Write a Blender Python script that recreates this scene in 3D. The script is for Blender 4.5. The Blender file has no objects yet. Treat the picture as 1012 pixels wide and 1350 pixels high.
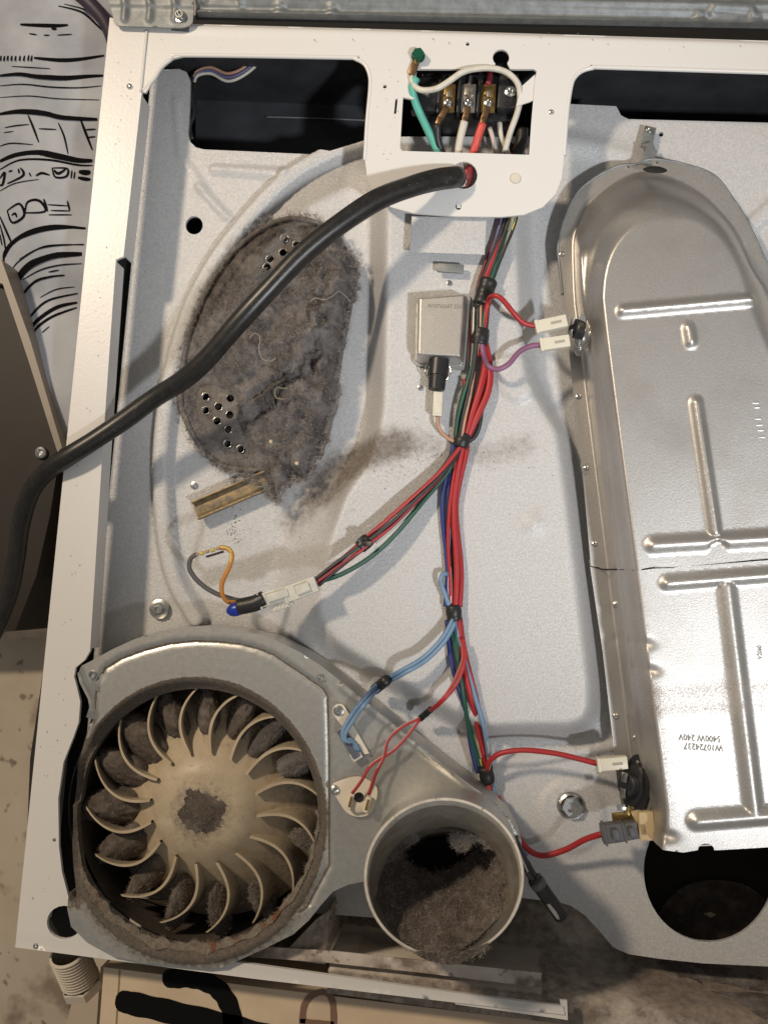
import bpy, bmesh, math, random
import numpy as np
from mathutils import Vector, Matrix
from mathutils.geometry import delaunay_2d_cdt
random.seed(4); RNG = np.random.default_rng(4)
S = bpy.context.scene; COL = S.collection
mm = .001
# ------------------------------------------------------------------ camera, lamps, exposure
Z0 = .62                       # height of the dryer's back (it lies on its front) above the floor
DIST, FOC = .69, 1300.
def rotv(r):
    a = np.linalg.norm(r); k = r/a
    K = np.array([[0,-k[2],k[1]],[k[2],0,-k[0]],[-k[1],k[0],0]])
    return np.eye(3)+np.sin(a)*K+(1-np.cos(a))*K@K
_S = np.diag([1.,-1.,-1.])
RB = _S@rotv(np.array([-.0743,.0865,.0754]))@_S        # world -> camera
CAM = np.array([0,0,Z0+DIST])
cd = bpy.data.cameras.new('camera'); cam = bpy.data.objects.new('camera', cd); COL.objects.link(cam)
mw = Matrix.Identity(4)
for i in range(3):
    for j in range(3): mw[i][j] = RB.T[i][j]
mw.translation = Vector(CAM); cam.matrix_world = mw
cd.sensor_fit = 'VERTICAL'; cd.sensor_height = 36; cd.lens = FOC/1350*36
cd.clip_start = .02; cd.clip_end = 60
cd.dof.use_dof = True; cd.dof.focus_distance = .70; cd.dof.aperture_fstop = 14
S.camera = cam
w = bpy.data.worlds.new('World'); S.world = w; w.use_nodes = True
w.node_tree.nodes['Background'].inputs[0].default_value = (.95,.91,.86,1)
w.node_tree.nodes['Background'].inputs[1].default_value = .19
def lamp(name, d, dist, power, col, rad):
    L = bpy.data.lights.new(name, 'AREA'); L.shape = 'DISK'; L.size = rad*2
    L.energy = power; L.color = col
    o = bpy.data.objects.new(name, L); COL.objects.link(o)
    d = Vector(d).normalized(); tgt = Vector((-.02,.03,Z0))
    o.location = tgt+d*dist; o.rotation_euler = (-d).to_track_quat('-Z','Y').to_euler()
lamp('warm_ceiling_lamp', (-.74,.56,1), 1.95, 21, (1,.81,.60), .08)
SL = bpy.data.lights.new('cool_spot','SPOT'); SL.energy = 86; SL.color = (.95,.97,1); SL.shadow_soft_size = .055; SL.spot_size = math.radians(26); SL.spot_blend = 1.  # cool lamp from the lower right, cone narrowed to leave the bottom darker
so = bpy.data.objects.new('cool_spot',SL); COL.objects.link(so); so.location = Vector((.02,.03,Z0))+Vector((.52,-.40,1)).normalized()*1.75
so.rotation_euler = (Vector((.06,.19,Z0))-so.location).to_track_quat('-Z','Y').to_euler()
S.view_settings.view_transform = 'Standard'; S.view_settings.look = 'None'
S.view_settings.exposure = .14; S.view_settings.gamma = 1
# ------------------------------------------------------------------ geometry helpers
def at(px, py, h=0.):
    """point on the plane h millimetres above the dryer's back that the photograph shows at px,py"""
    d = RB.T@np.array([(px-506)/FOC, -(py-675)/FOC, -1.])
    t = (Z0+h*mm-CAM[2])/d[2]
    return CAM+d*t
def V(px, py, h=0.): return Vector(at(px,py,h))
def P2(pts, h=0.):
    return np.array([at(p[0],p[1],p[2] if len(p)>2 else h)[:2] for p in pts])
def ring(cx, cy, rx, ry=None, n=40, a0=0, a1=360):
    ry = ry or rx
    return [(cx+rx*math.cos(math.radians(a0+(a1-a0)*i/n)), cy+ry*math.sin(math.radians(a0+(a1-a0)*i/n))) for i in range(n)]
def fillet(pts, r, n=5):
    """round the corners of a pixel polygon"""
    out = []; N = len(pts)
    for i in range(N):
        p = np.array(pts[i][:2],float); a = np.array(pts[i-1][:2],float); b = np.array(pts[(i+1)%N][:2],float)
        la, lb = np.linalg.norm(a-p), np.linalg.norm(b-p); rr = min(r, la*.45, lb*.45)
        s, e = p+(a-p)/la*rr, p+(b-p)/lb*rr
        for k in range(n+1):
            t = k/n; out.append(tuple((1-t)**2*s+2*t*(1-t)*p+t*t*e))
    return out
def smooth_loop(pts, n=6, closed=True):
    p = np.array(pts,float); N = len(p); out = []
    rng = range(N) if closed else range(N-1)
    g = (lambda i: p[i%N]) if closed else (lambda i: p[min(max(i,0),N-1)])
    for i in rng:
        a,b,c,d = g(i-1),g(i),g(i+1),g(i+2)
        for k in range(n):
            t = k/n
            out.append(.5*((2*b)+(c-a)*t+(2*a-5*b+4*c-d)*t*t+(3*b-a-3*c+d)*t**3))
    if not closed: out.append(p[-1])
    return [tuple(q) for q in out]
def inside(poly, X, Y):
    r = np.zeros(X.shape,bool); n = len(poly); j = n-1
    for i in range(n):
        xi,yi = poly[i]; xj,yj = poly[j]
        if yi != yj:
            c = ((yi>Y)!=(yj>Y)) & (X < (xj-xi)*(Y-yi)/(yj-yi)+xi); r ^= c
        j = i
    return r
def dline(poly, X, Y, closed=True):
    d = np.full(X.shape,1e9); n = len(poly)
    for i in range(n if closed else n-1):
        a = poly[i]; b = poly[(i+1)%n]; ab = b-a; L = ab@ab+1e-18
        t = np.clip(((X-a[0])*ab[0]+(Y-a[1])*ab[1])/L,0,1)
        d = np.minimum(d,np.hypot(X-a[0]-t*ab[0],Y-a[1]-t*ab[1]))
    return d
def sdist(poly, X, Y):
    d = dline(poly,X,Y); return np.where(inside(poly,X,Y),d,-d)
def sst(x): x = np.clip(x,0,1); return x*x*(3-2*x)
_T = RNG.random((64,256,256))
def vnoise(X, Y, s, seed):
    T = _T[seed%64]; x = X/s+1000; y = Y/s+1000
    i = np.floor(x).astype(int); j = np.floor(y).astype(int); fx = x-i; fy = y-j
    fx = fx*fx*(3-2*fx); fy = fy*fy*(3-2*fy)
    g = lambda a,b: T[a%256,b%256]
    return (g(i,j)*(1-fx)+g(i+1,j)*fx)*(1-fy)+(g(i,j+1)*(1-fx)+g(i+1,j+1)*fx)*fy
def fbm(X, Y, s, o=4, seed=0):
    r = 0; a = .5; t = 0
    for k in range(o): r = r+a*vnoise(X+k*.37,Y-k*.21,s/2**k,seed+k*7); t += a; a *= .5
    return r/t
def resample(loop, step):
    out = []; n = len(loop)
    for i in range(n):
        a = loop[i]; b = loop[(i+1)%n]; L = np.linalg.norm(b-a); k = max(1,int(math.ceil(L/step)))
        for q in range(k): out.append(a+(b-a)*q/k)
    r = [out[0]]
    for p in out[1:]:
        if np.linalg.norm(p-r[-1])>1e-5: r.append(p)
    if np.linalg.norm(r[0]-r[-1])<1e-5: r.pop()
    return np.array(r)
def offset(poly, d):
    n = len(poly); e = np.roll(poly,-1,0)-np.roll(poly,1,0); e /= np.linalg.norm(e,axis=1)[:,None]+1e-12
    ar = sum(poly[i-1][0]*poly[i][1]-poly[i][0]*poly[i-1][1] for i in range(n)); s = 1 if ar>0 else -1
    return poly+np.column_stack([-e[:,1],e[:,0]])*d*s
WL = {}
def link(name, me, parent=None, mats=(), smooth=True, origin=None):
    """centre the mesh on its own origin and link it as one object"""
    n = len(me.vertices); co = np.empty(n*3); me.vertices.foreach_get('co',co); co = co.reshape(-1,3)
    c = (co.min(0)+co.max(0))/2 if origin is None else np.array(origin)
    me.vertices.foreach_set('co',(co-c).ravel()); me.update()
    for m in (mats if isinstance(mats,(list,tuple)) else [mats]):
        if m.name not in me.materials: me.materials.append(m)
    if smooth: me.polygons.foreach_set('use_smooth',[True]*len(me.polygons))
    o = bpy.data.objects.new(name,me); COL.objects.link(o)
    if parent is not None: o.parent = parent; o.location = Vector(c)-WL[parent]
    else: o.location = Vector(c)
    WL[o] = Vector(c); return o
def empty(name, loc):
    o = bpy.data.objects.new(name,None); COL.objects.link(o); o.location = loc; WL[o] = Vector(loc)
    o.empty_display_size = .02; return o
def tag(o, label=None, cat=None, group=None, kind=None):
    for k,v in (('label',label),('category',cat),('group',group),('kind',kind)):
        if v: o[k] = v
    return o
def mesh(name, v, f):
    me = bpy.data.meshes.new(name); me.from_pydata([tuple(p) for p in v],[],[tuple(int(i) for i in q) for q in f]); me.update(); return me
def sheet(name, outline, holes=(), hfun=0., step=2.5, skirt=2., mats=None, parent=None, h=0., dirt=None, hskirt=None, extra=None):
    """a pressed sheet: outline and holes in photo pixels on their planes, its relief hfun(X,Y) in millimetres"""
    st = step*mm
    loops = [resample(P2(outline,h),st)]+[resample(P2(q,h),st) for q in holes]
    lo = loops[0].min(0); hi = loops[0].max(0)
    xs = np.arange(lo[0],hi[0],st); ys = np.arange(lo[1],hi[1],st*.866)
    X,Y = np.meshgrid(xs,ys); X = X+(np.arange(len(ys))%2)[:,None]*st/2
    X = X.ravel(); Y = Y.ravel()
    ok = inside(loops[0],X,Y)
    for q in loops: ok &= dline(q,X,Y)>.45*st
    ex = [resample(q,st) for q in (extra or [])]
    for q in ex: ok &= dline(q,X,Y)>.45*st
    for q in loops[1:]: ok &= ~inside(q,X,Y)
    X = X[ok]; Y = Y[ok]
    pts = []; edges = []
    for q in loops:
        b = len(pts); n = len(q); pts += [tuple(p) for p in q]; edges += [(b+i,b+(i+1)%n) for i in range(n)]
    for q in ex:
        kk = inside(loops[0],q[:,0],q[:,1])&(dline(loops[0],q[:,0],q[:,1])>.4*st); b = len(pts); ids = {}
        for i in range(len(q)):
            if kk[i]: ids[i] = len(pts); pts.append(tuple(q[i]))
        edges += [(ids[i],ids[(i+1)%len(q)]) for i in range(len(q)) if i in ids and (i+1)%len(q) in ids]
    nb = len(pts); pts += list(zip(X,Y))
    r = delaunay_2d_cdt([Vector(p) for p in pts],edges,[],0,1e-7,False)
    vv = np.array([tuple(p) for p in r[0]]); ff = np.array([tuple(q) for q in r[2]])
    c = vv[ff].mean(1); k = inside(loops[0],c[:,0],c[:,1])
    for q in loops[1:]: k &= ~inside(q,c[:,0],c[:,1])
    ff = ff[k]
    a = vv[ff]; ar = (a[:,1,0]-a[:,0,0])*(a[:,2,1]-a[:,0,1])-(a[:,1,1]-a[:,0,1])*(a[:,2,0]-a[:,0,0])
    ff[ar<0] = ff[ar<0][:,::-1]
    H = lambda x,y: (hfun(x,y) if callable(hfun) else np.full(np.shape(x),float(hfun)))
    verts = np.column_stack([vv,Z0+H(vv[:,0],vv[:,1])*mm]); faces = [tuple(q) for q in ff]
    V_ = [tuple(p) for p in verts]
    if skirt:
        for li,q in enumerate(loops):
            ar = sum(q[i-1][0]*q[i][1]-q[i][0]*q[i-1][1] for i in range(len(q)))
            if (ar<0)==(li==0): q = q[::-1]
            b = len(V_); z = Z0+H(q[:,0],q[:,1])*mm; n = len(q); sk = (hskirt if (li and hskirt is not None) else skirt)
            V_ += [(p[0],p[1],zz) for p,zz in zip(q,z)]+[(p[0],p[1],zz-sk*mm) for p,zz in zip(q,z)]
            faces += [(b+i,b+n+i,b+n+(i+1)%n,b+(i+1)%n) for i in range(n)]
    me = mesh(name,V_,faces)
    A = np.array(V_)
    if dirt is not None:
        at_ = me.attributes.new('dirt','FLOAT','POINT'); at_.data.foreach_set('value',np.clip(dirt(A[:,0],A[:,1]),0,1).astype(np.float32))
    return link(name,me,parent,mats or [])
def spline(pts, res):
    p = np.array(smooth_loop(pts,12,False)); d = np.r_[0,np.cumsum(np.linalg.norm(np.diff(p,axis=0),axis=1))]
    n = max(3,int(d[-1]/res)); u = np.linspace(0,d[-1],n)
    return np.column_stack([np.interp(u,d,p[:,k]) for k in range(3)])
def frames(p):
    t = np.gradient(p,axis=0); t /= np.linalg.norm(t,axis=1)[:,None]+1e-12
    N = []; n = np.array([0,0,1.]); 
    if abs(t[0]@n)>.9: n = np.array([0,1.,0])
    for q in t:
        n = n-q*(n@q); n /= np.linalg.norm(n); N.append(n)
    N = np.array(N); return t,N,np.cross(t,N)
def tube_data(p, r, seg=8, cap=True):
    t,N,B = frames(p); n = len(p); r = np.broadcast_to(np.asarray(r,float),(n,))
    a = np.arange(seg)/seg*2*math.pi
    v = (p[:,None]+(np.cos(a)[None,:,None]*N[:,None]+np.sin(a)[None,:,None]*B[:,None])*r[:,None,None]).reshape(-1,3)
    f = [(i*seg+j,i*seg+(j+1)%seg,(i+1)*seg+(j+1)%seg,(i+1)*seg+j) for i in range(n-1) for j in range(seg)]
    if cap: f += [tuple(range(seg))[::-1],tuple((n-1)*seg+j for j in range(seg))]
    return v,f
def tube(name, pts, r, mat, parent=None, seg=10, res=2.5, stripe=None, twist=.0, cap=True):
    """pts: world points; r in metres"""
    p = spline(pts,res*mm); 
    if callable(r): r = r(np.linspace(0,1,len(p)))
    v,f = tube_data(p,r,seg,cap); me = mesh(name,v,f)
    me.materials.append(mat)
    if stripe is not None:
        me.materials.append(stripe); n = len(p)
        idx = [0]*len(f)
        for i in range(n-1):
            k = int(i*twist+1)%seg
            idx[i*seg+k] = 1
        me.polygons.foreach_set('material_index',idx)
    return link(name,me,parent,[mat])
def pxpath(pts): return [at(*p) for p in pts]
def lathe(prof, seg=24, close=True):
    v = []; f = []
    for r,z in prof: v += [(r*math.cos(2*math.pi*k/seg),r*math.sin(2*math.pi*k/seg),z) for k in range(seg)]
    n = len(prof)
    f = [(i*seg+k,i*seg+(k+1)%seg,(i+1)*seg+(k+1)%seg,(i+1)*seg+k) for i in range(n-1) for k in range(seg)]
    if close: f.append(tuple((n-1)*seg+k for k in range(seg)))
    return v,f
def mtx(o, x=(1,0,0), z=(0,0,1)):
    z = Vector(z).normalized(); x = Vector(x); x = (x-z*x.dot(z)).normalized(); y = z.cross(x)
    m = Matrix((x,y,z)).transposed().to_4x4(); m.translation = Vector(o); return m
def put(name, vf, M, mat, parent, smooth=True, sharp=35):
    me = mesh(name,[M@Vector(p) for p in vf[0]],vf[1])
    o = link(name,me,parent,mat,smooth)
    if smooth: me.set_sharp_from_angle(angle=math.radians(sharp))
    return o
def rbox(sx, sy, sz, bev=.0006, seg=2):
    bm = bmesh.new(); bmesh.ops.create_cube(bm,size=1); 
    for v in bm.verts: v.co = Vector((v.co.x*sx,v.co.y*sy,v.co.z*sz))
    if bev: bmesh.ops.bevel(bm,geom=list(bm.edges),offset=bev,segments=seg,affect='EDGES',profile=.6)
    bm.verts.index_update(); r = ([tuple(v.co) for v in bm.verts],[tuple(v.index for v in f.verts) for f in bm.faces]); bm.free(); return r
def join(*vfs):
    v = []; f = []
    for a,b in vfs:
        n = len(v); v += list(a); f += [tuple(i+n for i in q) for q in b]
    return v,f
def moved(vf, M): return [tuple(M@Vector(p)) for p in vf[0]],vf[1]
def seg_frame(p, q, h0, h1=None, up=(0,0,1)):
    """frame centred between two photo points, x along them; also its length"""
    a = V(p[0],p[1],h0); b = V(q[0],q[1],h0 if h1 is None else h1)
    return mtx((a+b)/2,b-a,up),(b-a).length
def prism(outline, h, t, hole=None):
    """flat plate with thickness from a photo-pixel outline (convex or star shaped)"""
    p = P2(outline,h); n = len(p); c = p.mean(0)
    ar = sum(p[i-1][0]*p[i][1]-p[i][0]*p[i-1][1] for i in range(n))
    if ar<0: p = p[::-1]
    z1 = Z0+h*mm; z0 = z1-t*mm
    v = [(x,y,z1) for x,y in p]+[(x,y,z0) for x,y in p]
    f = [tuple(range(n)),tuple(range(n,2*n))[::-1]]+[(i,n+i,n+(i+1)%n,(i+1)%n) for i in range(n)]
    return v,f
# ------------------------------------------------------------------ materials
def mat(name, col, rough=.5, metal=0., col2=None, nscale=300, bump=0., bscale=900, bdist=.0004, dirt=None, dirt2=None, dscale=260, dgain=1.3, dnoise=1.5, rvar=0., spec=.5, speck=None, coat=0., aniso=None, blotch=None):
    m = bpy.data.materials.new(name); m.use_nodes = True; nt = m.node_tree; N = nt.nodes; L = nt.links
    b = N['Principled BSDF']; tc = N.new('ShaderNodeTexCoord'); geo = N.new('ShaderNodeNewGeometry')
    src = geo.outputs['Position']
    def noise(scale, det=4, rough_=.6):
        n = N.new('ShaderNodeTexNoise'); n.inputs['Scale'].default_value = scale; n.inputs['Detail'].default_value = det; n.inputs['Roughness'].default_value = rough_
        L.new(src,n.inputs['Vector']); return n.outputs['Fac']
    def ramp(i, lo, hi):
        r = N.new('ShaderNodeMapRange'); r.inputs['From Min'].default_value = lo; r.inputs['From Max'].default_value = hi; L.new(i,r.inputs['Value']); return r.outputs['Result']
    def mix(f, a, c):
        x = N.new('ShaderNodeMix'); x.data_type = 'RGBA'
        if hasattr(f,'links'): L.new(f,x.inputs['Factor'])
        else: x.inputs['Factor'].default_value = f
        for s,k in ((a,'A'),(c,'B')):
            i = [q for q in x.inputs if q.name==k and q.type=='RGBA'][0]
            if isinstance(s,tuple): i.default_value = (*s,1)
            else: L.new(s,i)
        return [q for q in x.outputs if q.type=='RGBA'][0]
    def math_(op, a, c):
        x = N.new('ShaderNodeMath'); x.operation = op
        for k,s in enumerate((a,c)):
            if isinstance(s,(int,float)): x.inputs[k].default_value = s
            else: L.new(s,x.inputs[k])
        return x.outputs[0]
    c = tuple(col)
    if col2: c = mix(ramp(noise(nscale,5),.35,.65),tuple(col),tuple(col2))
    if blotch: c = mix(ramp(noise(blotch[1],4),blotch[2],blotch[3]),c,tuple(blotch[0]))
    if speck: c = mix(math_('MULTIPLY',ramp(noise(speck[1],2),speck[2],speck[2]+.06),speck[3]),c,tuple(speck[0]))
    b.inputs['Roughness'].default_value = rough; b.inputs['Metallic'].default_value = metal
    b.inputs['Specular IOR Level'].default_value = spec; b.inputs['Coat Weight'].default_value = coat
    if rvar: L.new(math_('ADD',rough-rvar/2,math_('MULTIPLY',noise(nscale*.7,4),rvar)),b.inputs['Roughness'])
    if dirt:
        a = N.new('ShaderNodeAttribute'); a.attribute_name = 'dirt'
        f = math_('ADD',math_('MULTIPLY',a.outputs['Fac'],dgain),math_('MULTIPLY',math_('SUBTRACT',noise(dscale,7,.75),.5),dnoise))
        f = math_('MULTIPLY',ramp(f,.32,.85),ramp(a.outputs['Fac'],0.,.12))
        dc = mix(ramp(noise(dscale*1.7,5),.35,.65),tuple(dirt),tuple(dirt2 or dirt))
        c = mix(f,c,dc)
        L.new(math_('MULTIPLY',metal,math_('SUBTRACT',1.,f)),b.inputs['Metallic'])
        L.new(math_('ADD',rough,math_('MULTIPLY',f,.9-rough)),b.inputs['Roughness'])
    if isinstance(c,tuple): b.inputs['Base Color'].default_value = (*c,1)
    else: L.new(c,b.inputs['Base Color'])
    if bump:
        bp = N.new('ShaderNodeBump'); bp.inputs['Strength'].default_value = bump; bp.inputs['Distance'].default_value = bdist
        L.new(noise(bscale,3),bp.inputs['Height']); L.new(bp.outputs['Normal'],b.inputs['Normal'])
    return m
LINT = (.185,.167,.158); LINT2 = (.19,.165,.15)
M = {}
M['enamel'] = mat('white_enamel',(.72,.71,.69),.32,bump=.25,bscale=420,bdist=.0003,speck=((.25,.22,.19),900,.70,.6))
M['panel'] = mat('sprayed_panel',(.58,.58,.58),.22,col2=(.47,.472,.475),nscale=620,bump=1.,bscale=760,bdist=.0005,dirt=(.16,.14,.125),dirt2=(.28,.25,.225),dscale=190,dnoise=1.0,dgain=1.05,speck=((.22,.2,.18),420,.74,.55))
M['galv'] = mat('galvanised_steel',(.50,.495,.465),.38,.85,col2=(.57,.565,.535),nscale=260,bump=.2,bscale=700,rvar=.15,dirt=(.085,.073,.062),dirt2=(.15,.125,.10),dscale=300)
M['galvdark'] = mat('dull_zinc',(.20,.215,.22),.55,.6,col2=(.28,.295,.30),nscale=140,bump=.3,bscale=600)
M['alum'] = mat('aluminised_steel',(.53,.512,.488),.42,.92,col2=(.66,.64,.61),nscale=1100,bump=.5,bscale=1000,bdist=.00018,rvar=.14,blotch=((.50,.475,.44),22,.45,.75),dirt=(.16,.10,.055),dirt2=(.12,.08,.05),dscale=1300,dgain=1.0)
M['chrome'] = mat('bright_zinc',(.72,.72,.70),.16,1.,bump=.1,bscale=400)
M['screw'] = mat('screw_steel',(.58,.58,.56),.26,1.,bump=.2,bscale=900)
M['brass'] = mat('old_brass',(.42,.29,.11),.35,.9,col2=(.30,.19,.07),nscale=500)
M['copper'] = mat('tarnished_lug',(.30,.19,.10),.38,.9,col2=(.16,.10,.06),nscale=600)
M['tin'] = mat('tinned_terminal',(.55,.53,.49),.35,.9,col2=(.40,.36,.3),nscale=500)
M['blackp'] = mat('black_plastic',(.018,.018,.02),.38,bump=.15,bscale=700)
M['cordm'] = mat('black_rubber_cord',(.010,.010,.010),.36,col2=(.020,.018,.016),nscale=160,bump=.15,bscale=500,speck=((.16,.14,.12),600,.66,.5))
M['tape'] = mat('black_tape',(.016,.016,.016),.42,bump=.5,bscale=260,bdist=.0006)
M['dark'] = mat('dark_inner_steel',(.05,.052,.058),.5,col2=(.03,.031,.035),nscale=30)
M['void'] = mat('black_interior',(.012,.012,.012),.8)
M['nylon'] = mat('white_nylon',(.66,.63,.52),.38,bump=.1)
M['nylonc'] = mat('clear_nylon',(.62,.61,.54),.22,col2=(.52,.51,.45),nscale=140)
M['ceramic'] = mat('cream_ceramic',(.56,.44,.26),.45,bump=.1)
M['greyp'] = mat('grey_plastic',(.10,.10,.105),.45,bump=.1)
M['lug'] = mat('ivory_plastic',(.74,.68,.57),.4,bump=.1)
M['fan'] = mat('dusty_fan_plastic',(.52,.435,.31),.45,col2=(.43,.35,.24),nscale=70,bump=.2,bscale=300,dirt=LINT,dirt2=(.20,.155,.11),dscale=260)
M['lint'] = mat('lint',LINT,.95,col2=(.095,.083,.078),nscale=55,bump=1.,bscale=1300,bdist=.0013,blotch=((.29,.265,.25),50,.48,.70),spec=.1)
M['lintb'] = mat('brown_lint',(.175,.148,.132),.95,col2=(.105,.086,.075),nscale=160,bump=1.,bscale=1500,bdist=.0018,blotch=((.27,.225,.20),80,.48,.68),spec=.1)
M['lintc'] = mat('clump_lint',(.135,.112,.096),.95,col2=(.085,.07,.059),nscale=160,bump=.6,bscale=1100,bdist=.0012,blotch=((.20,.175,.155),60,.5,.7),spec=.1)
M['fib1'] = mat('lint_fibre_grey',(.40,.37,.345),.9,spec=.1); M['fib2'] = mat('lint_fibre_dark',(.16,.14,.13),.9,spec=.1)
M['fib3'] = mat('lint_fibre_pale',(.42,.38,.33),.8,spec=.2)
M['rust'] = mat('rusty_crust',(.26,.225,.18),.8,col2=(.16,.13,.10),nscale=260,bump=.9,bscale=900,bdist=.0015,blotch=((.16,.062,.024),60,.53,.64))
M['thread'] = mat('pale_thread',(.62,.54,.38),.8); M['thready'] = mat('yellow_thread',(.42,.36,.2),.8)
def ins(name, c, r=.45): return mat(name,c,r,col2=tuple(.82*k+.018 for k in c),nscale=140,bump=.12,bscale=300,speck=((.26,.22,.19),500,.70,.35))
WR = dict(red=ins('red_insulation',(.40,.016,.02)),black=ins('black_insulation',(.018,.018,.02)),blue=ins('blue_insulation',(.02,.035,.19)),
  lblue=ins('pale_blue_insulation',(.17,.29,.44)),green=ins('green_insulation',(.010,.085,.055)),purple=ins('purple_insulation',(.25,.10,.20)),
  white=ins('white_insulation',(.70,.66,.57)),orange=ins('orange_insulation',(.62,.25,.05)),yellow=ins('yellow_stripe',(.66,.55,.12)),
  tan=ins('tan_insulation',(.50,.29,.19)),aqua=ins('aqua_green_insulation',(.12,.50,.40)),coral=ins('coral_red_insulation',(.68,.08,.06)),
  grey=ins('grey_insulation',(.12,.115,.11)),pale=ins('pale_stripe',(.62,.55,.5)),maroon=ins('maroon_insulation',(.22,.02,.03)),dpurple=ins('dusky_blue_insulation',(.13,.12,.25)))
# ------------------------------------------------------------------ lint fibres
def fibres(name, tri_pts, tri_n, n, lmin, lmax, parent, width=.00012, lift=.6, kind='stuff', mats=('fib1','fib2','fib3'), pr=(.5,.3,.2)):
    """loose curved hairs standing on given surface points"""
    idx = RNG.integers(0,len(tri_pts),n); base = tri_pts[idx]+RNG.normal(0,.0005,(n,3)); nr = tri_n[idx]
    d = RNG.normal(0,1,(n,3))+nr*lift; d /= np.linalg.norm(d,axis=1)[:,None]
    ln = RNG.uniform(lmin,lmax,n)*mm; v = np.empty((n,4,2,3)); p = base.copy()
    side = np.cross(d,RNG.normal(0,1,(n,3))); side /= np.linalg.norm(side,axis=1)[:,None]+1e-9
    bend = RNG.normal(0,.55,(n,3))
    for k in range(4):
        ww = width*(1-.2*k)*RNG.uniform(.7,1.3,n)[:,None]
        v[:,k,0] = p-side*ww; v[:,k,1] = p+side*ww
        p = p+d*(ln/3)[:,None]; d = d+bend+RNG.normal(0,.25,(n,3)); d /= np.linalg.norm(d,axis=1)[:,None]
    vv = v.reshape(-1,3); b = np.arange(n)[:,None]*8
    f = np.concatenate([b+np.array([2*k,2*k+1,2*k+3,2*k+2]) for k in range(3)],axis=1).reshape(-1,4)
    me = bpy.data.meshes.new(name); me.vertices.add(len(vv)); me.vertices.foreach_set('co',vv.ravel())
    me.loops.add(f.size); me.loops.foreach_set('vertex_index',f.ravel().astype(np.int32))
    me.polygons.add(len(f)); me.polygons.foreach_set('loop_start',np.arange(0,f.size,4,dtype=np.int32)); me.update(calc_edges=True)
    for m in mats: me.materials.append(M[m])
    mi = RNG.choice(len(mats),n,p=pr); me.polygons.foreach_set('material_index',np.repeat(mi,3).astype(np.int32))
    o = link(name,me,parent,[M[m] for m in mats],smooth=False); o['kind'] = kind; return o
def surf(o):
    me = o.data; n = len(me.vertices); co = np.empty(n*3); me.vertices.foreach_get('co',co); no = np.empty(n*3); me.vertices.foreach_get('normal',no)
    return co.reshape(-1,3)+np.array(WL[o]),no.reshape(-1,3)
# ------------------------------------------------------------------ setting: floor
me = mesh('floor',[(-4,-4,0),(4,-4,0),(4,4,0),(-4,4,0)],[(0,1,2,3)])
floor = link('floor',me,None,mat('worn_floor',(.50,.42,.32),.5,col2=(.58,.50,.39),nscale=9,bump=.15,bscale=120,blotch=((.27,.21,.15),11,.55,.66),speck=((.10,.07,.05),38,.62,.7))); floor['kind'] = 'structure'
# ------------------------------------------------------------------ the dryer
L0 = at(20,1249)[0]-.002; XR = at(1215,700)[0]
YT = at(500,26)[1]; YB = at(500,1308)[1]
dryer = empty('clothes_dryer',((L0+XR)/2,(YT+YB)/2,.0))
tag(dryer,'white clothes dryer with its rear cover off, lint-clogged fan and silver heater exposed','clothes dryer')
D = dryer
# cabinet walls below the frame
def wall(name, x0, x1, y0, y1, z0, z1, m):
    v,f = rbox(x1-x0,y1-y0,z1-z0,.0008); o = put(name,(v,f),Matrix.Translation(((x0+x1)/2,(y0+y1)/2,(z0+z1)/2)),m,D); return o
wall('cabinet_side',L0+.001,L0+.0035,YB+.004,YT-.004,.002,Z0-.012,M['enamel'])
wall('cabinet_side',XR-.0035,XR-.001,YB+.004,YT-.004,.002,Z0-.012,M['enamel'])
wall('cabinet_top',L0+.004,XR-.004,YT-.006,YT-.0035,.002,Z0-.012,M['dark'])
wall('cabinet_front',L0+.004,XR-.004,YB+.008,YT-.008,.004,.008,M['void'])
# white side frame: left rail, corner, bottom rail
railo = [(145,23),(197,34),(187,122),(163,338),(153,342),(135,600),(119,858),(112,870),(100,880),(98,892),(101,903),(106,925),(104,952),(97,972),(84,1005),(77,1053),(78,1116),(82,1150),(92,1188),(112,1215),(150,1246),(330,1271),(600,1309),(742,1327),(744,1338),(600,1322),(330,1290),(20,1249),(21,1242)]
rf = P2([(145,23),(20,1249)]); 
frame = sheet('side_frame',railo,[ring(85,1216,23,22,20)],lambda X,Y:-.6*np.exp(-((dline(P2([(22,1244),(330,1285),(742,1333)]),X,Y,False)/.0025)**2)),4,3,M['enamel'],D)
def flange(name, pts, h0, h1):
    a = [at(x,y,h0) for x,y in pts]; z = Z0+h1*mm; dx = np.array([-.001,0,0])
    lo = [np.array([p[0],p[1],z]) for p in a]
    put(name,loft_open([a,lo,[p+dx for p in lo],[p+dx for p in a]]),Matrix.Identity(4),M['enamel'],frame)
def loft_open(rings):
    n = len(rings[0]); v = [p for r in rings for p in r]; return v,[(i*n+k,(i+1)*n+k,(i+1)*n+k+1,i*n+k+1) for i in range(len(rings)-1) for k in range(n-1)]
flange('rail_flange',[(186.6,124),(175,230),(163.4,336)],-.8,-21); flange('rail_flange',[(152.6,344),(144,470),(135,600),(127,730),(119.5,855)],-.2,-18)
me_ = tube('frame_seam',pxpath([(194,40,.3),(190,80,.3),(186,121,.3)]),.0011,M['enamel'],frame,6)
rr_ = [(1176,102),(1216,104),(1262,1405),(1212,1402),(1200,900)]
put('side_frame',prism(rr_,-.6,20),Matrix.Identity(4),M['enamel'],D,False)
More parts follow.
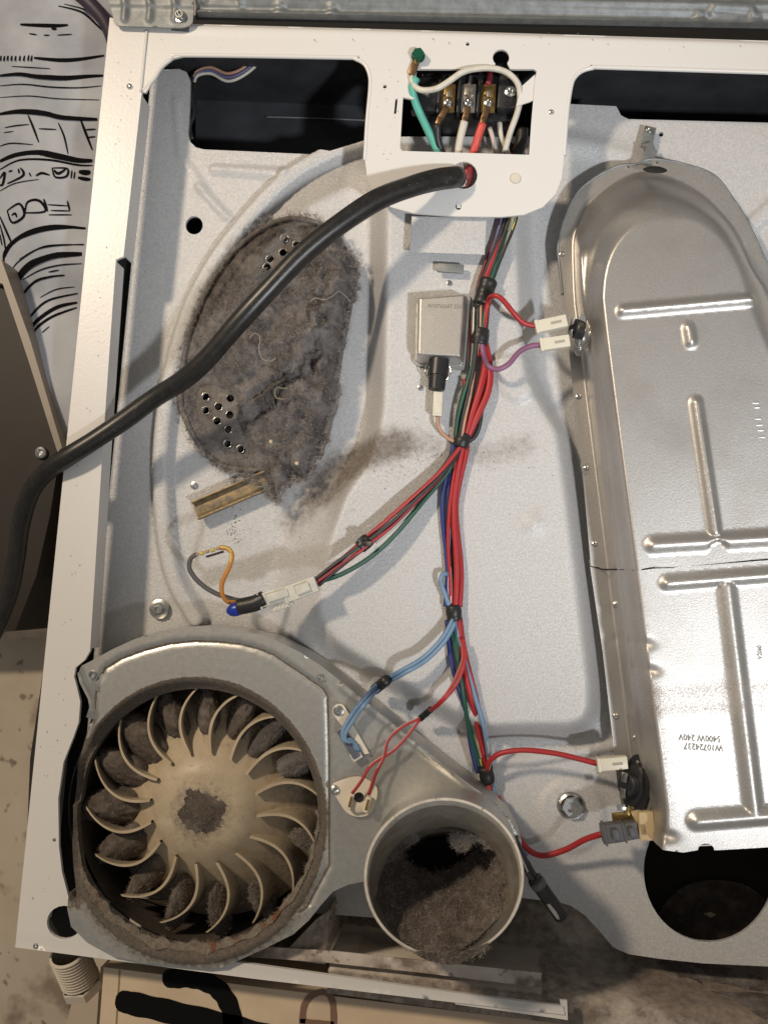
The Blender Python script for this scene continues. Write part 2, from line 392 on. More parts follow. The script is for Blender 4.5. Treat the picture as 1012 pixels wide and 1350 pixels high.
# white rear top rail with the terminal plate in one pressing
to = [(196,25),(620,37),(1060,50),(1215,54.6),(1215,102),(1060,97),(800,89),(785,89),(768,93),(757,102),(752,115),(747,150),(743,205),(740,235),(732,256),(715,273),(690,283),(660,286),(600,285),(545,281),(515,273),(496,260),(485,240),(481,212),(484,160),(488,115),(487,98),(480,84),(466,77),(455,76),(245,73),(228,77),(213,89),(203,105),(192,122),(187,121),(191,80)]
cut = [(549,91),(648,91)]+[(660+11*math.cos(a),76+11*math.sin(a)) for a in np.linspace(2.3,7.0,12)]+[(672,91),(703,91),(707,94),(705,103),(700,160),(697,204),(694,204),(530,199),(527,195),(531,128),(545,131)]
tl = P2([(250,36),(620,44),(1060,62)]); tl2 = P2([(240,66),(455,70),(478,78)]); tl3 = P2([(770,86),(800,83),(1060,90)])
def htop(X,Y):
    h = .9*np.exp(-(dline(tl,X,Y,False)/.0035)**2)
    ed = dline(P2([(196,25),(620,37),(1060,50)]),X,Y,False)
    h -= 5*sst(1-ed/.006)
    return h
slot = [(521,130),(524,130),(522,150),(519,150)]
plate = sheet('terminal_plate',to,[cut,ring(611,231,18,18,20),slot,ring(616,58,2.6,n=8),ring(507,114,2.6,n=8),ring(604,272,4,5,8)],htop,3.2,2.2,M['enamel'],D)
# rolled white lips round the top windows
for pts in ([(187,121,-1),(203,105,-1),(213,89,-1),(228,77,-1),(245,73,-1),(455,76,-1),(466,77,-1),(480,84,-1),(487,98,-1),(488,115,-1),(484,160,-1),(481,212,-1)],
            [(1160,100.3,-1),(1060,97,-1),(800,89,-1),(785,89,-1),(768,93,-1),(757,102,-1),(752,115,-1),(747,150,-1),(743,205,-1)]):
    tube('window_lip',pxpath(pts),.0016,M['enamel'],plate,8)
v,f = prism([(705,98),(687,114),(680,140),(698,134),(705,131)],-1,1.2)
tb = put('bent_tab',(v,f),Matrix.Identity(4),M['enamel'],plate)
put('hole_plug',lathe([(0,1*mm),(3.4*mm,.9*mm),(4*mm,0),(4*mm,-1*mm)][::-1],18),mtx(V(679,235,.4),(1,.3,0)),M['nylon'],plate)
put('key_tab',rbox(.003,.005,.001),mtx(V(604,270,-.5),(1,.2,0),(.3,.1,1)),M['enamel'],plate)
# screws: one mesh for each kind, copied
SCR = {}
def screw(px, py, h, r, parent, kind='pan', m='screw', z=(0,0,1), name='screw'):
    key = (kind,m)
    if key not in SCR:
        if kind=='pan': vf = lathe([(1,-.25),(1,.1),(.85,.42),(.5,.56),(.42,.5),(.36,.2),(0.001,.2)],16)
        elif kind=='hex':
            vf = join(lathe([(1,-.3),(1,.08),(.7,.16),(.62,.16)],18),lathe([(.62,0),(.62,.62),(.52,.72),(.3,.74),(.27,.5),(.001,.5)],6))
        elif kind=='bolt': vf = join(lathe([(1,-.3),(1,.10),(.82,.2)],24,False),lathe([(.84,.1),(.84,.55),(.74,.66),(.46,.66),(.42,.2),(.001,.2)],6))
        else: vf = lathe([(1,-.3),(1,.15),(.72,.2),(.66,.9),(.45,.9),(.42,.1),(.001,.1)],18)
        me = mesh(name,*vf); me.polygons.foreach_set('use_smooth',[True]*len(me.polygons)); me.set_sharp_from_angle(angle=math.radians(38)); me.materials.append(M[m]); SCR[key] = me
    o = bpy.data.objects.new(name,SCR[key]); COL.objects.link(o); p = V(px,py,h)
    o.scale = (r,r,r); q = Vector(z).to_track_quat('Z','Y'); o.rotation_mode = 'QUATERNION'; o.rotation_quaternion = q@Matrix.Rotation(random.random()*3,3,'Z').to_quaternion()
    o.parent = parent; o.location = p-WL[parent]; WL[o] = p; return o
screw(171,114,.3,.0022,frame); screw(726,148,0,.002,plate)
screw(72,1107,-.2,.0013,frame,m='galvdark'); screw(48,1247,-1,.0022,frame,m='galvdark')
flat_ = lambda name,pts,h,t,m,par: put(name,prism(pts,h,t),Matrix.Identity(4),m,par,False)
flat_('gap_dark_sheet',[(170,60),(245,60),(215,300),(190,600),(170,860),(170,1262),(30,1250),(40,1000),(100,600)],-58,2,M['void'],D)  # black sheet added below the rail so the gap looks unlit
# ---- pressed rear panel
BL = [(497,205),(690,205),(691,300),(697,420),(702,490),(722,530),(744,565),(755,640),(768,740),(780,840),(788,905),(787,940),(775,960),(750,968),(700,968),(640,970),(612,958),(520,907),(430,852),(396,832),(385,800),(400,720),(440,650),(478,600),(492,540),(496,400)]
BP = P2(fillet(BL,16,3),-15)
WR_ = P2([(700,300),(760,300),(800,560),(830,900),(760,985)],-30)
RGo = P2(smooth_loop([(500,186),(440,205),(385,236),(335,285),(285,350),(250,420),(228,500),(216,590),(218,680),(232,760),(262,815)],6,False),-45)
RGr = P2([(735,186),(790,196),(840,212),(900,240)],-45)
RIB = [(P2([(283,224),(374,230)],-45),.0040,3.0),(P2([(262,247),(300,287)],-45),.0030,2.6),(P2([(985,302),(1030,262)],-45),.006,4),(P2([(640,1003),(700,1001),(835,978)],-45),.004,4),
       (P2([(232,132),(238,205),(270,250)],-45),.003,1.2)]
PIL = P2(fillet([(655,470),(700,470),(712,500),(700,522),(683,533),(663,520),(655,500)],8),-15)
BOLTR = P2(ring(752,1075,45,48,24),-45)
CH = P2([(300,740),(660,988)],-45)
def hpanel(X,Y):
    sd = sdist(BP,X,Y)
    wid = .012+.024*sst((P0x-X)/.03)+.0*Y
    h = -45+30*sst(.5+sd/(2*wid*.8))
    rg = dline(RGo,X,Y,False); h += 9.5*np.exp(-(rg/.0072)**8)*(1-sst(sd/.01+.5))
    rr = dline(RGr,X,Y,False); h += 4*np.exp(-(rr/.008)**2)*(1-sst(sd/.01+.5))
    for pl,wd,am in RIB: h += am*np.exp(-(dline(pl,X,Y,False)/wd)**6)
    h += 3.5*sst(.5+sdist(PIL,X,Y)/.006)
    h += 3*np.exp(-(np.hypot(X-dm[0],Y-dm[1])/.0065)**2)
    h += 3.0*sst(.5+sdist(BOLTR,X,Y)/.008)
    h += .5*(fbm(X,Y,.12,2,5)-.5)
    return h
P0x = at(480,500,-20)[0]; dm = at(703,690,-15)
def onp(px,py,off=0.):
    h = -25.
    for _ in range(6):
        p = at(px,py,h); h = float(hpanel(np.array([p[0]]),np.array([p[1]]))[0])+off
    return at(px,py,h)
panel_out = [(200,92),(236,91),(246,95),(251,106),(250,144),(248,176),(251,187),(258,194),(268,197),(425,204),(437,206),(470,196),(500,186),(528,180),(700,180),(705,140),(752,137),(812,140),(818,152),(828,157),(1060,163),(1175,166),
 (1190,1290),(1060,1278),(1011,1274),(926,1270),(868,1264),(828,1258),(808,1249),(791,1229),(771,1207),(752,1194),(738,1190),(690,1184),(640,1190),(560,1206),(495,1210),(430,1205),(300,1195),(140,1180),(112,1000),(121,900),(128,812),(150,590),(160,487),(178,300),(197,126)]
hb = [ring(266,1068,176,180,60),ring(588,1165,76,76,40),ring(256,297,11.5,12,18),ring(871,177,3.2,n=10),ring(934,1148,86,94,48)]
P5 = [P2([(425,640),(470,600),(545,585),(640,600),(690,590)],-20),P2([(380,690),(440,620),(520,585)],-25)]
SP = P2([(300,690),(318,720)],-40)
def dpanel(X,Y):
    a = .50*np.exp(-(dline(P5[0],X,Y,False)/.015)**2)+.48*np.exp(-(dline(P5[1],X,Y,False)/.014)**2)
    a = a+.30*np.exp(-(dline(SP,X,Y,False)/.006)**2)
    a = a+.22*np.exp(-(dline(LNP,X,Y)/.022)**2)
    lowr = P2([(690,1188),(900,1275)],-45); a = a+.3*np.exp(-(dline(lowr,X,Y,False)/.012)**2)
    return a+.03*fbm(X,Y,.03,3,9)
LINTO = [(368,287),(400,284),(425,290),(447,306),(462,330),(471,350),(473,375),(464,395),(458,420),(452,450),(447,490),(443,530),(434,558),(428,585),(416,610),(408,628),(398,634),(385,632),(372,650),(365,662),(357,655),(350,642),(335,632),(322,625),(300,621),(282,612),(262,592),(247,562),(236,530),(234,500),(240,468),(250,430),(262,400),(278,370),(300,340),(325,310),(348,294)]
LNP = P2(LINTO,-30)
rear = sheet('rear_panel',panel_out,hb,hpanel,2.6,3,M['panel'],D,h=-45,dirt=dpanel)
for p in ((256,640,-44,.0028),(592,373,-14,.002),(554,511,-14,.002)): screw(*p,rear,'hex')
screw(210,803,-42,.0075,rear,'hex'); screw(752,1062,-40,.0090,rear,'bolt')
put('bolt_washer',lathe([(.010,0),(.010,.0012),(.006,.0013)],24),mtx(V(752,1062,-42.4)),M['screw'],rear)
# flat bracket and slot tab under the plate
m_,l_ = seg_frame((541,309),(640,312),-5)
put('panel_bracket',rbox(l_,.027,.0015),m_,M['panel'],rear)
m_,l_ = seg_frame((576,353),(611,355),-9); put('slot_tab',rbox(l_,.0065,.003,.001),m_,M['galvdark'],rear)
# drip trough under the intake
m_,l_ = seg_frame((259,674),(352,632),-39,-33)
tr = join(moved(rbox(l_,.013,.0012,.0003),Matrix.Translation((0,0,-.002))),moved(rbox(l_,.0012,.006,.0003),Matrix.Translation((0,.0066,0))),moved(rbox(l_,.0012,.006,.0003),Matrix.Translation((0,-.0066,0))))
put('drip_trough',tr,m_,mat('gilt_dusty_steel',(.36,.27,.14),.5,.6,col2=(.17,.14,.11),nscale=200,bump=.4),rear)
# ---- intake grille (perforated dish under the lint)
GH = [(271,523),(288,536),(271,541),(303,547),(286,555),(301,566),(300,585),(304,525),(317,592),(375,314),(391,322),(373,333),(356,341),(352,352)]
GRo = [(p[0],p[1]) for p in smooth_loop([(372,290),(425,297),(455,330),(463,385),(448,470),(436,550),(420,590),(360,616),(305,617),(272,598),(248,560),(238,520),(247,450),(275,380),(315,325)],5)]
gp = P2(GRo,-36)
def hgr(X,Y): return -40+9*sst(sdist(gp,X,Y)/.035)
grille = sheet('intake_grille',GRo,[ring(x,y,5.4,n=12) for x,y in GH],hgr,3,1.5,mat('dusty_grille',(.20,.185,.17),.6,.4,col2=(.13,.115,.10),nscale=220,bump=.6,dirt=(.11,.095,.085),dscale=300),D,h=-32,dirt=lambda X,Y:.2+.4*fbm(X,Y,.02,3,3))
for x,y in GH: tube('hole_lip',[at(px,py,-31.6) for px,py in ring(x,y,5.3,n=12)+ring(x,y,5.3,n=12)[:1]],.0003,M['screw'],grille,5,1)
put('grille_backing',prism(GRo,-44,1),Matrix.Identity(4),M['void'],grille,False)
tube('grille_rim',pxpath([(x,y,-38.5) for x,y in GRo+GRo[:2]]),.0022,mat('dusty_rim',(.17,.15,.13),.8,.0,col2=(.11,.098,.09),nscale=180,bump=.8),grille,8)
# ---- interior seen through the top windows
def flat(name, pts, h, t, m, parent=D): return put(name,prism(pts,h,t),Matrix.Identity(4),m,parent,False)
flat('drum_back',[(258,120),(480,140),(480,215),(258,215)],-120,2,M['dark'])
inn = flat('dark_backdrop',[(150,20),(1215,20),(1215,320),(150,320)],-150,2,M['void'])  # black sheet standing in for the unlit inside of the cabinet
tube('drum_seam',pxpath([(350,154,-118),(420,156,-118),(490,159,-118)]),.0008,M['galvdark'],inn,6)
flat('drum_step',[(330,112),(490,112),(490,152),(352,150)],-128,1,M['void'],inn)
flat('dark_backdrop',[(620,400),(1215,400),(1215,1380),(620,1350)],-190,2,M['void'])  # second black sheet, keeps the depth behind the lower openings dark
# ------------------------------------------------------------------ heater housing
FO = [(838,217),(814,219),(786,233),(761,253),(744,287),(736,321),(737,349),(748,450),(753,500),(758,545),(766,610),(781,745),(794,860),(807,974),(813,1030),(819,1062),(830,1082),(844,1091)]
FOr = [(1090,1122),(1080,700),(1040,430),(1012,352),(1004,335),(989,302),(969,268),(941,232),(899,216),(865,210),(850,211)]
fo = [(x,y,-30) for x,y in smooth_loop(FO[:8],5,False)+FO[8:]]; fr = [(x,y,-30) for x,y in FOr[:2]+smooth_loop(FOr[2:],5,False)]
Bq = P2([(850,227),(820,235),(793,253),(768,278),(757,307),(755,332),(757,391),(760,420),(775,540),(800,740),(820,900),(840,1060),(846,1100),(864,1140),(1082,1140),(1068,700),(1026,430),(990,354),(971,310),(946,278),(921,255),(888,237)],-30)
Tq = P2([(870,292),(838,302),(815,322),(801,350),(795,385),(797,419),(812,540),(838,740),(858,900),(880,1068),(889,1140),(1082,1150),(1072,700),(1030,520),(990,420),(968,352),(945,315),(912,294)],25)
HR = [([(820,411),(989,396)],9.5),([(906,434),(909,452)],9),([(916,532),(941,702)],9.5),([(860,719),(1030,709)],12),([(879,769),(1030,757)],10.5),([(957,772),(994,1074)],13),([(918,1082),(1030,1073)],13)]
Bq = np.array(smooth_loop(Bq,4)); Tq = resample(np.array(smooth_loop(Tq,5)),.0016)
HRp = [(P2(a,25),r*.55*mm*.97) for a,r in HR]
NT = at(945,718,25); NT2 = at(930,1122,25)
DN = [at(846,880,5),at(868,1092,5),at(836,845,-2)]
def hheat(X,Y):
    db = sdist(Bq,X,Y); dt = sdist(Tq,X,Y)
    t = np.where(db<=0,0,np.where(dt>=0,1,np.maximum(db,0)/(np.maximum(db,0)+np.maximum(-dt,0)+1e-9)))
    ws = sst((HY0-Y)/.03)*sst((HX0-X)/.02)
    h = -30+ws*(27*sst(db/.0022)+4*sst((t-.2)/.3)+24*sst((t-.45)/.55))+(1-ws)*55*np.sin(math.pi/2*np.clip(t,0,1))**1.25
    rb_ = 0*X
    for pl,r in HRp:
        d = dline(pl,X,Y,False); rb_ = np.maximum(rb_,3.7*(.5+.5*np.cos(math.pi*np.minimum(1,d/(r*1.12)))))
    h += rb_*(1-sst((.0062-np.hypot(X-NT[0],Y-NT[1]+.0035))/.0012+.5))
    for q in DN: h -= 3*np.exp(-(((X-q[0])/.006)**2+((Y-q[1])/.003)**2))
    h += 1.0*np.exp(-(np.abs(db+.0085)/.0007)**2)*(X<at(800,300)[0]+.03)*0
    h += .35*(fbm(X,Y,.05,2,11)-.5)
    return h
def stadium(p, r):
    a,b = p; d = (b-a)/np.linalg.norm(b-a); n = np.array([-d[1],d[0]]); L_ = []
    for c,s0 in ((b,-1),(a,1)):
        for t in np.linspace(0,math.pi,10): L_.append(c-d*s0*math.sin(t)*r+n*(-s0)*math.cos(t)*r)
    return np.array(L_)
HX = [stadium(p,r*k) for p,r in HRp for k in (1.12,.84,.56,.28)]+[Tq,offset(Tq,-.001),offset(Tq,-.0021),offset(Tq,-.0033),offset(Tq,.0012),resample(Bq,.0016)]+[offset(resample(Bq,.0016),k) for k in (-.0012,.0008,.0016,.0024,.0034)]
HY0 = at(750,300,-20)[1]; HX0 = at(900,600,-10)[0]
LOW = P2([(870,1000),(1012,960)],25)
DK = [P2([(865,912),(1060,905)],25),P2([(957,885),(985,990)],25),P2([(880,762),(1040,748)],25)]
def dheat(X,Y):
    low = sst((P2([(840,745)],25)[0][1]-Y)/.002)
    a = .20*np.exp(-(dline(DK[0],X,Y,False)/.007)**2)+.18*np.exp(-(dline(DK[0],X,Y+.012,False)/.005)**2)+.3*np.exp(-(dline(DK[1],X,Y,False)/.006)**2)*fbm(X,Y,.006,2,31)+.22*np.exp(-(dline(DK[2],X,Y,False)/.004)**2)
    dt = np.abs(sdist(Tq,X,Y)); a = a+.22*np.exp(-(dt/.005)**2)
    return low*(a+.17)
seamL = [(862,747,25),(838,751,22),(826,750,5),(812,751,-2),(795,750,-18),(789,748,-30),(778,746,-30)]
tabp = [(1090,729,25),(1012,736,25),(884,748,25)]+[(873+11*math.cos(a),749+9*math.sin(a),25) for a in np.linspace(0,-math.pi,8)]
upo = [p for p in fo if p[1]<745]+seamL[::-1]+[(p[0],p[1],25) for p in tabp[::-1] if not (862<p[0]<884.5 and p[1]<748.5)][0:0]+[(872,748,25),(900,747,25),(1012,736,25),(1090,729,25)]+[p for p in fr if p[1]<735]
lowo = seamL[::-1][0:0]+[(776,738,-30)]+[p for p in fo if p[1]>746]+[(876,1121,25),(900,1124,25),(918,1121,25)]+[(930+11*math.cos(a),1121+9*math.sin(a),25) for a in np.linspace(math.pi,0,8) for a in [-a]]+[(942,1121,25),(1012,1117,25),(1090,1112,25),(1090,722,25),(1012,730,25),(900,741,25),(862,741,25),(838,744,22),(812,744,-2),(789,741,-30)]
heat = sheet('heater_housing',upo,[],lambda X,Y:hheat(X,Y)+1.5,1.6,1,M['alum'],D,h=-30,dirt=lambda X,Y:0*X,extra=HX)
hlow = sheet('heater_cover',lowo,[],hheat,1.6,1.2,M['alum'],heat,h=-30,dirt=dheat,extra=HX)
tube('flange_bead',pxpath([(x,y,-28.9) for x,y,_ in fr[7:]+fo[:33]]),.0011,M['galvdark'],heat,8,2)
# closing wall along the bottom end of the cover and a dark inlet in the dome
m_,l_ = seg_frame((880,1120),(1085,1110),25); put('end_wall',rbox(l_,.001,.05,.0002),m_@Matrix.Translation((0,.0012,-.0262)),M['alum'],heat)
va = V(863,224,-14); put('dome_vent',lathe([(0,1.5*mm),(6*mm,1.2*mm),(8.6*mm,0)][::-1],24),mtx(va,(1,0,0),(0,.55,.83))@Matrix.Diagonal((1,.50,1,1)),M['void'],heat)
put('tab_notch',prism([(862,748.5),(884,747)]+[(873+11*math.cos(a),748+8*math.sin(a)) for a in np.linspace(-.15,-math.pi+.15,9)],26.3,.6),Matrix.Identity(4),M['galvdark'],heat,False)
for x,y in ((740,335),(762,523),(772,617),(783,717)): screw(x,y,-28.6,.0021,heat)
for x,y in ((811,797),(811,944)): screw(x,y,-29.6,.0022,heat)
screw(837,973,-14,.0022,heat); screw(812,797,-22,.0028,heat,m='screw')
for x,y in ((827,221),(865,215)): put('flange_dimple',lathe([(1.7*mm,-.3*mm),(1.5*mm,.5*mm),(.6*mm,.7*mm),(.001,.7*mm)],14),mtx(V(x,y,-29)),M['galv'],heat)
flat('flange_patch',[(765,612),(775,610),(777,625),(768,626)],-28.2,.7,M['galv'],heat)
tube('housing_seam',pxpath([(778,746.5,-28.6),(789,748.8,-28.6),(795,750.5,-17),(826,751,5.5),(838,752,22.6),(862,748.5,25.5),(884,748,25.5),(900,746,25.5),(1012,737.5,25.5),(1090,730.5,25.5)]),.0005,M['void'],heat,6)
# hanger strap at the top
p = [V(852,170,-40),V(852,188,-36),V(862,198,-28),V(851,213,-28)]
def strap(name, pts, wd, t, m, parent):
    vfs = []
    for a,b in zip(pts,pts[1:]):
        d = (b-a); vfs.append(moved(rbox(d.length+t*.6,wd,t,.0002),mtx((a+b)/2,d,(.1,.05,1))))
    return put(name,join(*vfs),Matrix.Identity(4),m,parent)
strap('hanger_strap',[V(856,170,-41),V(852,193,-36),V(858,198,-31),V(851,216,-27)],.0085,.0011,M['galvdark'],heat)
screw(855,172,-38,.0030,heat,'nut')
# printed ratings, upside down on the cover, and the stamped number
def text(name, body, px, py, h, size, ang, m, parent, ext=.00005, spx=1., face=None):
    cu = bpy.data.curves.new(name,'FONT'); cu.body = body; cu.size = size; cu.extrude = ext; cu.align_x = 'CENTER'; cu.align_y = 'CENTER'; cu.resolution_u = 2; cu.space_character = spx
    ob = bpy.data.objects.new(name,cu); COL.objects.link(ob); bpy.context.view_layer.update()
    me = bpy.data.meshes.new_from_object(ob.evaluated_get(bpy.context.evaluated_depsgraph_get())); bpy.data.objects.remove(ob); bpy.data.curves.remove(cu)
    me.name = name; me.transform(Matrix.Translation(V(px,py,h))@Matrix.Rotation(math.radians(ang),4,'Z')@Matrix.Diagonal((.85,1,1,1)))
    me.materials.clear(); return link(name,me,parent,m,False)
ink = mat('grey_ink',(.34,.33,.32),.6); emb = M['galv']
text('rating_print','5400W 240V',922,973,25.5,.0058,182,ink,heat); text('rating_print','W10724237',927,985,25.5,.0058,182,ink,heat)
text('code_print','V2060',1001,860,25.5,.004,97,ink,heat)
for i,(y,wd) in enumerate(((531,.0048),(537,.0045),(552,.0046),(560,.0045),(567,.0048),(576,.0050))):
    put('stamp_bar',rbox(wd,.0016,.0011,.0005),mtx(V(995+i*1.6,y,26.1),(1,.08,0)),M['alum'],heat)
put('burn_spot',lathe([(2.3*mm,0),(2*mm,.15*mm),(.001,.2*mm)],14),mtx(V(973,578,25.9)),M['galvdark'],heat)
# upper thermostat: oval flange on the side wall, black drum, two tabs
A = Vector((-1,.10,.35)).normalized()
def thermostat(px, py, h, ax, s=1., dark=False, upx=(.05,1,.0)):
    base = V(px,py,h); Mx = mtx(base,upx,ax); sh = M['blackp'] if dark else M['chrome']
    t = put('thermostat',lathe([(.0068*s,.0015*s),(.0068*s,.0085*s),(.006*s,.0092*s),(.001*s,.0092*s)],28),Mx,M['blackp'],heat)
    put('mounting_flange',lathe([(.011*s,-.0003),(.011*s,.0006),(.0078*s,.0008),(.0074*s,.0032*s),(.0062*s,.0036*s)],28),Mx@Matrix.Diagonal((1.65,.95,1,1)),sh,t)
    for q in (-1,1):
        put('terminal_tab',rbox(.0055*s,.0045*s,.0008,.0002),Mx@Matrix.Translation((q*.0045*s,0,.0105*s)),M['chrome'],t)
        put('rivet',lathe([(.0013*s,0),(.0012*s,.0008),(.0006*s,.0011),(.0001,.0011)],12),Mx@Matrix.Translation((q*.0135*s,0,.0006)),M['screw'],t)
    return t
th = thermostat(769,437,-8,(-1,.12,.55))
put('vent_hole',lathe([(.0001,.0004),(.012,.0004),(.0125,0)][::-1],24),mtx(V(777,425,-9),(.05,1,0),(-1,.1,.75))@Matrix.Diagonal((1,.45,1,1)),M['void'],heat)
th2 = thermostat(838,1035,-8,(-1,.05,.75),1.15,True)
put('mounting_plate',rbox(.040,.022,.001,.0003),mtx(V(845,1038,-10),(.05,1,0),(-1,.05,.55)),M['galvdark'],th2)
fz = empty('thermal_cutoff',V(843,1085,-6)); fz.parent = heat; fz.location = V(843,1085,-6)-WL[heat]
m_,l_ = seg_frame((849,1068),(851,1106),-2); put('ceramic_body',rbox(l_,.010,.012,.0015),m_,M['ceramic'],fz)
m_,l_ = seg_frame((838,1066),(847,1082),-8); put('ceramic_neck',rbox(l_,.0095,.010,.0012),m_,M['ceramic'],fz)
m_,l_ = seg_frame((846,1087),(848,1100),4.3); put('ceramic_slot',rbox(l_,.0026,.0006,.0002),m_,mat('shadowed_slot',(.30,.22,.12),.6),fz)
m_,l_ = seg_frame((806,1077),(836,1074),-9); put('cutoff_tab',rbox(l_,.0055,.001,.0003),m_,M['brass'],fz)
m_,l_ = seg_frame((813,1065),(824,1064),-6); put('cutoff_tab',rbox(l_,.0040,.001,.0003),m_,M['chrome'],fz)
m_,l_ = seg_frame((824,1078),(833,1060),-8); put('cutoff_tab',rbox(l_,.004,.001,.0003),m_,M['brass'],fz)
# ------------------------------------------------------------------ blower housing with its fan
BO = [(111,877),(123,871),(150,856),(178,843),(205,834),(238,828),(273,825),(313,830),(360,841),(396,859),(424,877),(460,905),(489,929),(550,978),(605,1022),(655,1059),(673,1080),(686,1105),(690,1140),(660,1180),(600,1190),(540,1190),(500,1168),(480,1160),(460,1164),(440,1173),(424,1191),(408,1211),(388,1229),(352,1247),(297,1272),(273,1274),(230,1269),(190,1266),(151,1258),(118,1240),(97,1219),(92,1196),(94,1175),(101,1184),(99,1150),(95,1110),(94,1056),(101,1008),(113,968),(120,945),(116,922),(105,900),(102,888)]
OC = [ring(258,1078,160,169,72)]
opi = P2(OC[0],-4); opo = P2(ring(257,1081,172,187,72),3)
CR = P2([(139,881),(160,868),(190,857),(225,848),(258,845),(290,846),(317,849),(340,855),(360,863),(396,887),(426,908),(432,918),(434,1000),(434,1140),(405,1195),(350,1232),(280,1256),(220,1252),(160,1238),(110,1180),(97,1100),(98,1010),(125,930),(128,900)],3)
LE = P2([(102,888),(105,900),(116,922),(120,945),(113,968),(101,1008),(94,1056),(95,1110),(99,1150),(101,1184)],3)
OB = P2([(455,905),(605,1022),(673,1080),(690,1140)],3)
cen = at(258,1078,0)
def hblow(X,Y):
    cd_ = sdist(CR,X,Y); h = 4-1.1*sst(.5+cd_/.003)-1.6*np.exp(-(cd_/.0013)**2)*(Y>cen[1]-.05)
    a = sst((P0b-Y)/.03)
    di = sdist(opi,X,Y); do = sdist(opo,X,Y)
    t = np.where(do<=0,0,np.where(di>=0,1,np.maximum(do,0)/(np.maximum(do,0)+np.maximum(-di,0)+1e-9)))
    h -= 9*sst(t)*np.where(Y>cen[1],1,.35)
    ang = np.arctan2(Y-cen[1],X-cen[0])
    rr = np.hypot(X-cen[0],Y-cen[1])
    h += 3.0*sst((-Y+cen[1])/.05)*np.exp(-((do-.004)/.005)**2)*(.6+1.2*fbm(X,Y,.012,4,13))
    dl = dline(LE,X,Y,False); h -= 5*sst(1-dl/.006)
    h += 1.5*np.exp(-((dline(OB,X,Y,False)-.002)/.0016)**2)-5*sst(1-dline(OB,X,Y,False)/.0015)*0
    return h
P0b = cen[1]
def dblow(X,Y):
    do = sdist(opo,X,Y)
    a = .95*sst(.5+(do+.001)/.004)*(.8+.5*fbm(X,Y,.03,3,17))  # lip darkened through the dirt value: shade of its slope plus dust
    a = np.maximum(a,.45*sst((cen[1]-.01-Y)/.06)*np.exp(-(np.maximum(-do,0)/.012)**2))
    a = np.maximum(a,.75*np.exp(-(dline(LE,X,Y,False)/.010)**2)*(Y<at(0,1000,0)[1]))
    a = np.maximum(a,.85*np.exp(-(sdist(CR,X,Y)/.0010)**2)*(Y>cen[1]-.055))  # crease line darkened to read as shade along the step
    return a+.07
blow = sheet('blower_housing',BO,OC+[ring(587,1134,92,92,48)],hblow,2.0,40,M['galv'],D,hskirt=7,dirt=dblow,extra=[resample(CR,.0016),offset(resample(CR,.0016),.0014),offset(resample(CR,.0016),-.0014),opo])
# rusty crust of lint on the lower lip
cr_o = [(257+(163+1.2*math.sin(23*a))*math.cos(a),1079+(173+2*math.sin(14*a)+1.5*math.sin(31*a))*math.sin(a)) for a in np.linspace(-.05,2.75,70)]
cr_i = [(258+(158+1.5*math.sin(17*a)+1.5*math.sin(41*a+1))*math.cos(a),1078+(165+1.5*math.sin(23*a)+2*math.sin(47*a)+1.5*math.sin(7*a))*math.sin(a)) for a in np.linspace(2.75,-.05,90)]
crust = sheet('lint_crust',cr_o+cr_i,[],lambda X,Y:hblow(X,Y)+.5+2.6*(fbm(X,Y,.008,5,21)-.35),1.3,1.5,M['rust'],None,h=-1)
p,nn = surf(crust); fibres('lint_fuzz',p,nn,1500,.8,3,crust,.00009,.5)
tag(crust,'rusty brown crust of lint around the lower lip of the fan opening','lint',kind='stuff')
for x,y,k in ((424,893,'nut'),(124,889,'nut')): screw(x,y,2,.0042,blow,k)
screw(382,1226,1,.0036,blow,'nut'); screw(403,1199,2,.0016,blow,m='galvdark')
screw(96,1201,-6,.0018,blow,m='galvdark')
tube('corner_bead',pxpath([(92,1184,-3),(97,1190,1),(105,1207,1),(122,1224,-1),(150,1248,-2),(172,1258,-3)]),.0022,M['galv'],blow,8)
strap('corner_bracket',[V(128,888,1),V(139,890,2),V(132,912,2),V(126,945,-6)],.010,.001,M['galvdark'],blow)
# drum of the blower behind the opening
dm_ = lathe([(.001,-.075),(.087,-.075),(.0895,-.070),(.0895,-.018),(.0885,-.0115)][::-1],64,False)
put('blower_drum',dm_,mtx(V(258,1078,0)),mat('sooty_steel',(.06,.048,.037),.7,col2=(.10,.08,.06),nscale=60,bump=.6,bscale=300,bdist=.001),blow)
FC = V(266,1067,0); fan = empty('fan',FC); fan.parent = D; fan.location = FC-WL[D]
UP = .53*mm
prof = [(.0005,.0),(.012,-.0006),(.024,-.0018),(.031,-.0040),(.036,-.0078),(.041,-.0115),(.047,-.016),(.056,-.0235),(.070,-.034),(.086,-.045),(.086,-.066),(.0005,-.066)]
hub = put('fan_hub',lathe(prof[::-1],72,False),mtx(FC+Vector((0,0,.001))),M['fan'],fan)
nv = len(hub.data.vertices); co = np.array([tuple(v.co) for v in hub.data.vertices])+np.array(WL[hub])-np.array(FC)
a_ = hub.data.attributes.new('dirt','FLOAT','POINT')
rr = np.hypot(co[:,0],co[:,1]); dd = .16+.22*sst((rr-.036)/.03)+.25*sst((rr-.06)/.02)+.55*np.exp(-(((co[:,0]+.002)/.018)**2+((co[:,1]+.003)/.018)**2))
a_.data.foreach_set('value',dd.astype(np.float32))
NB = 16
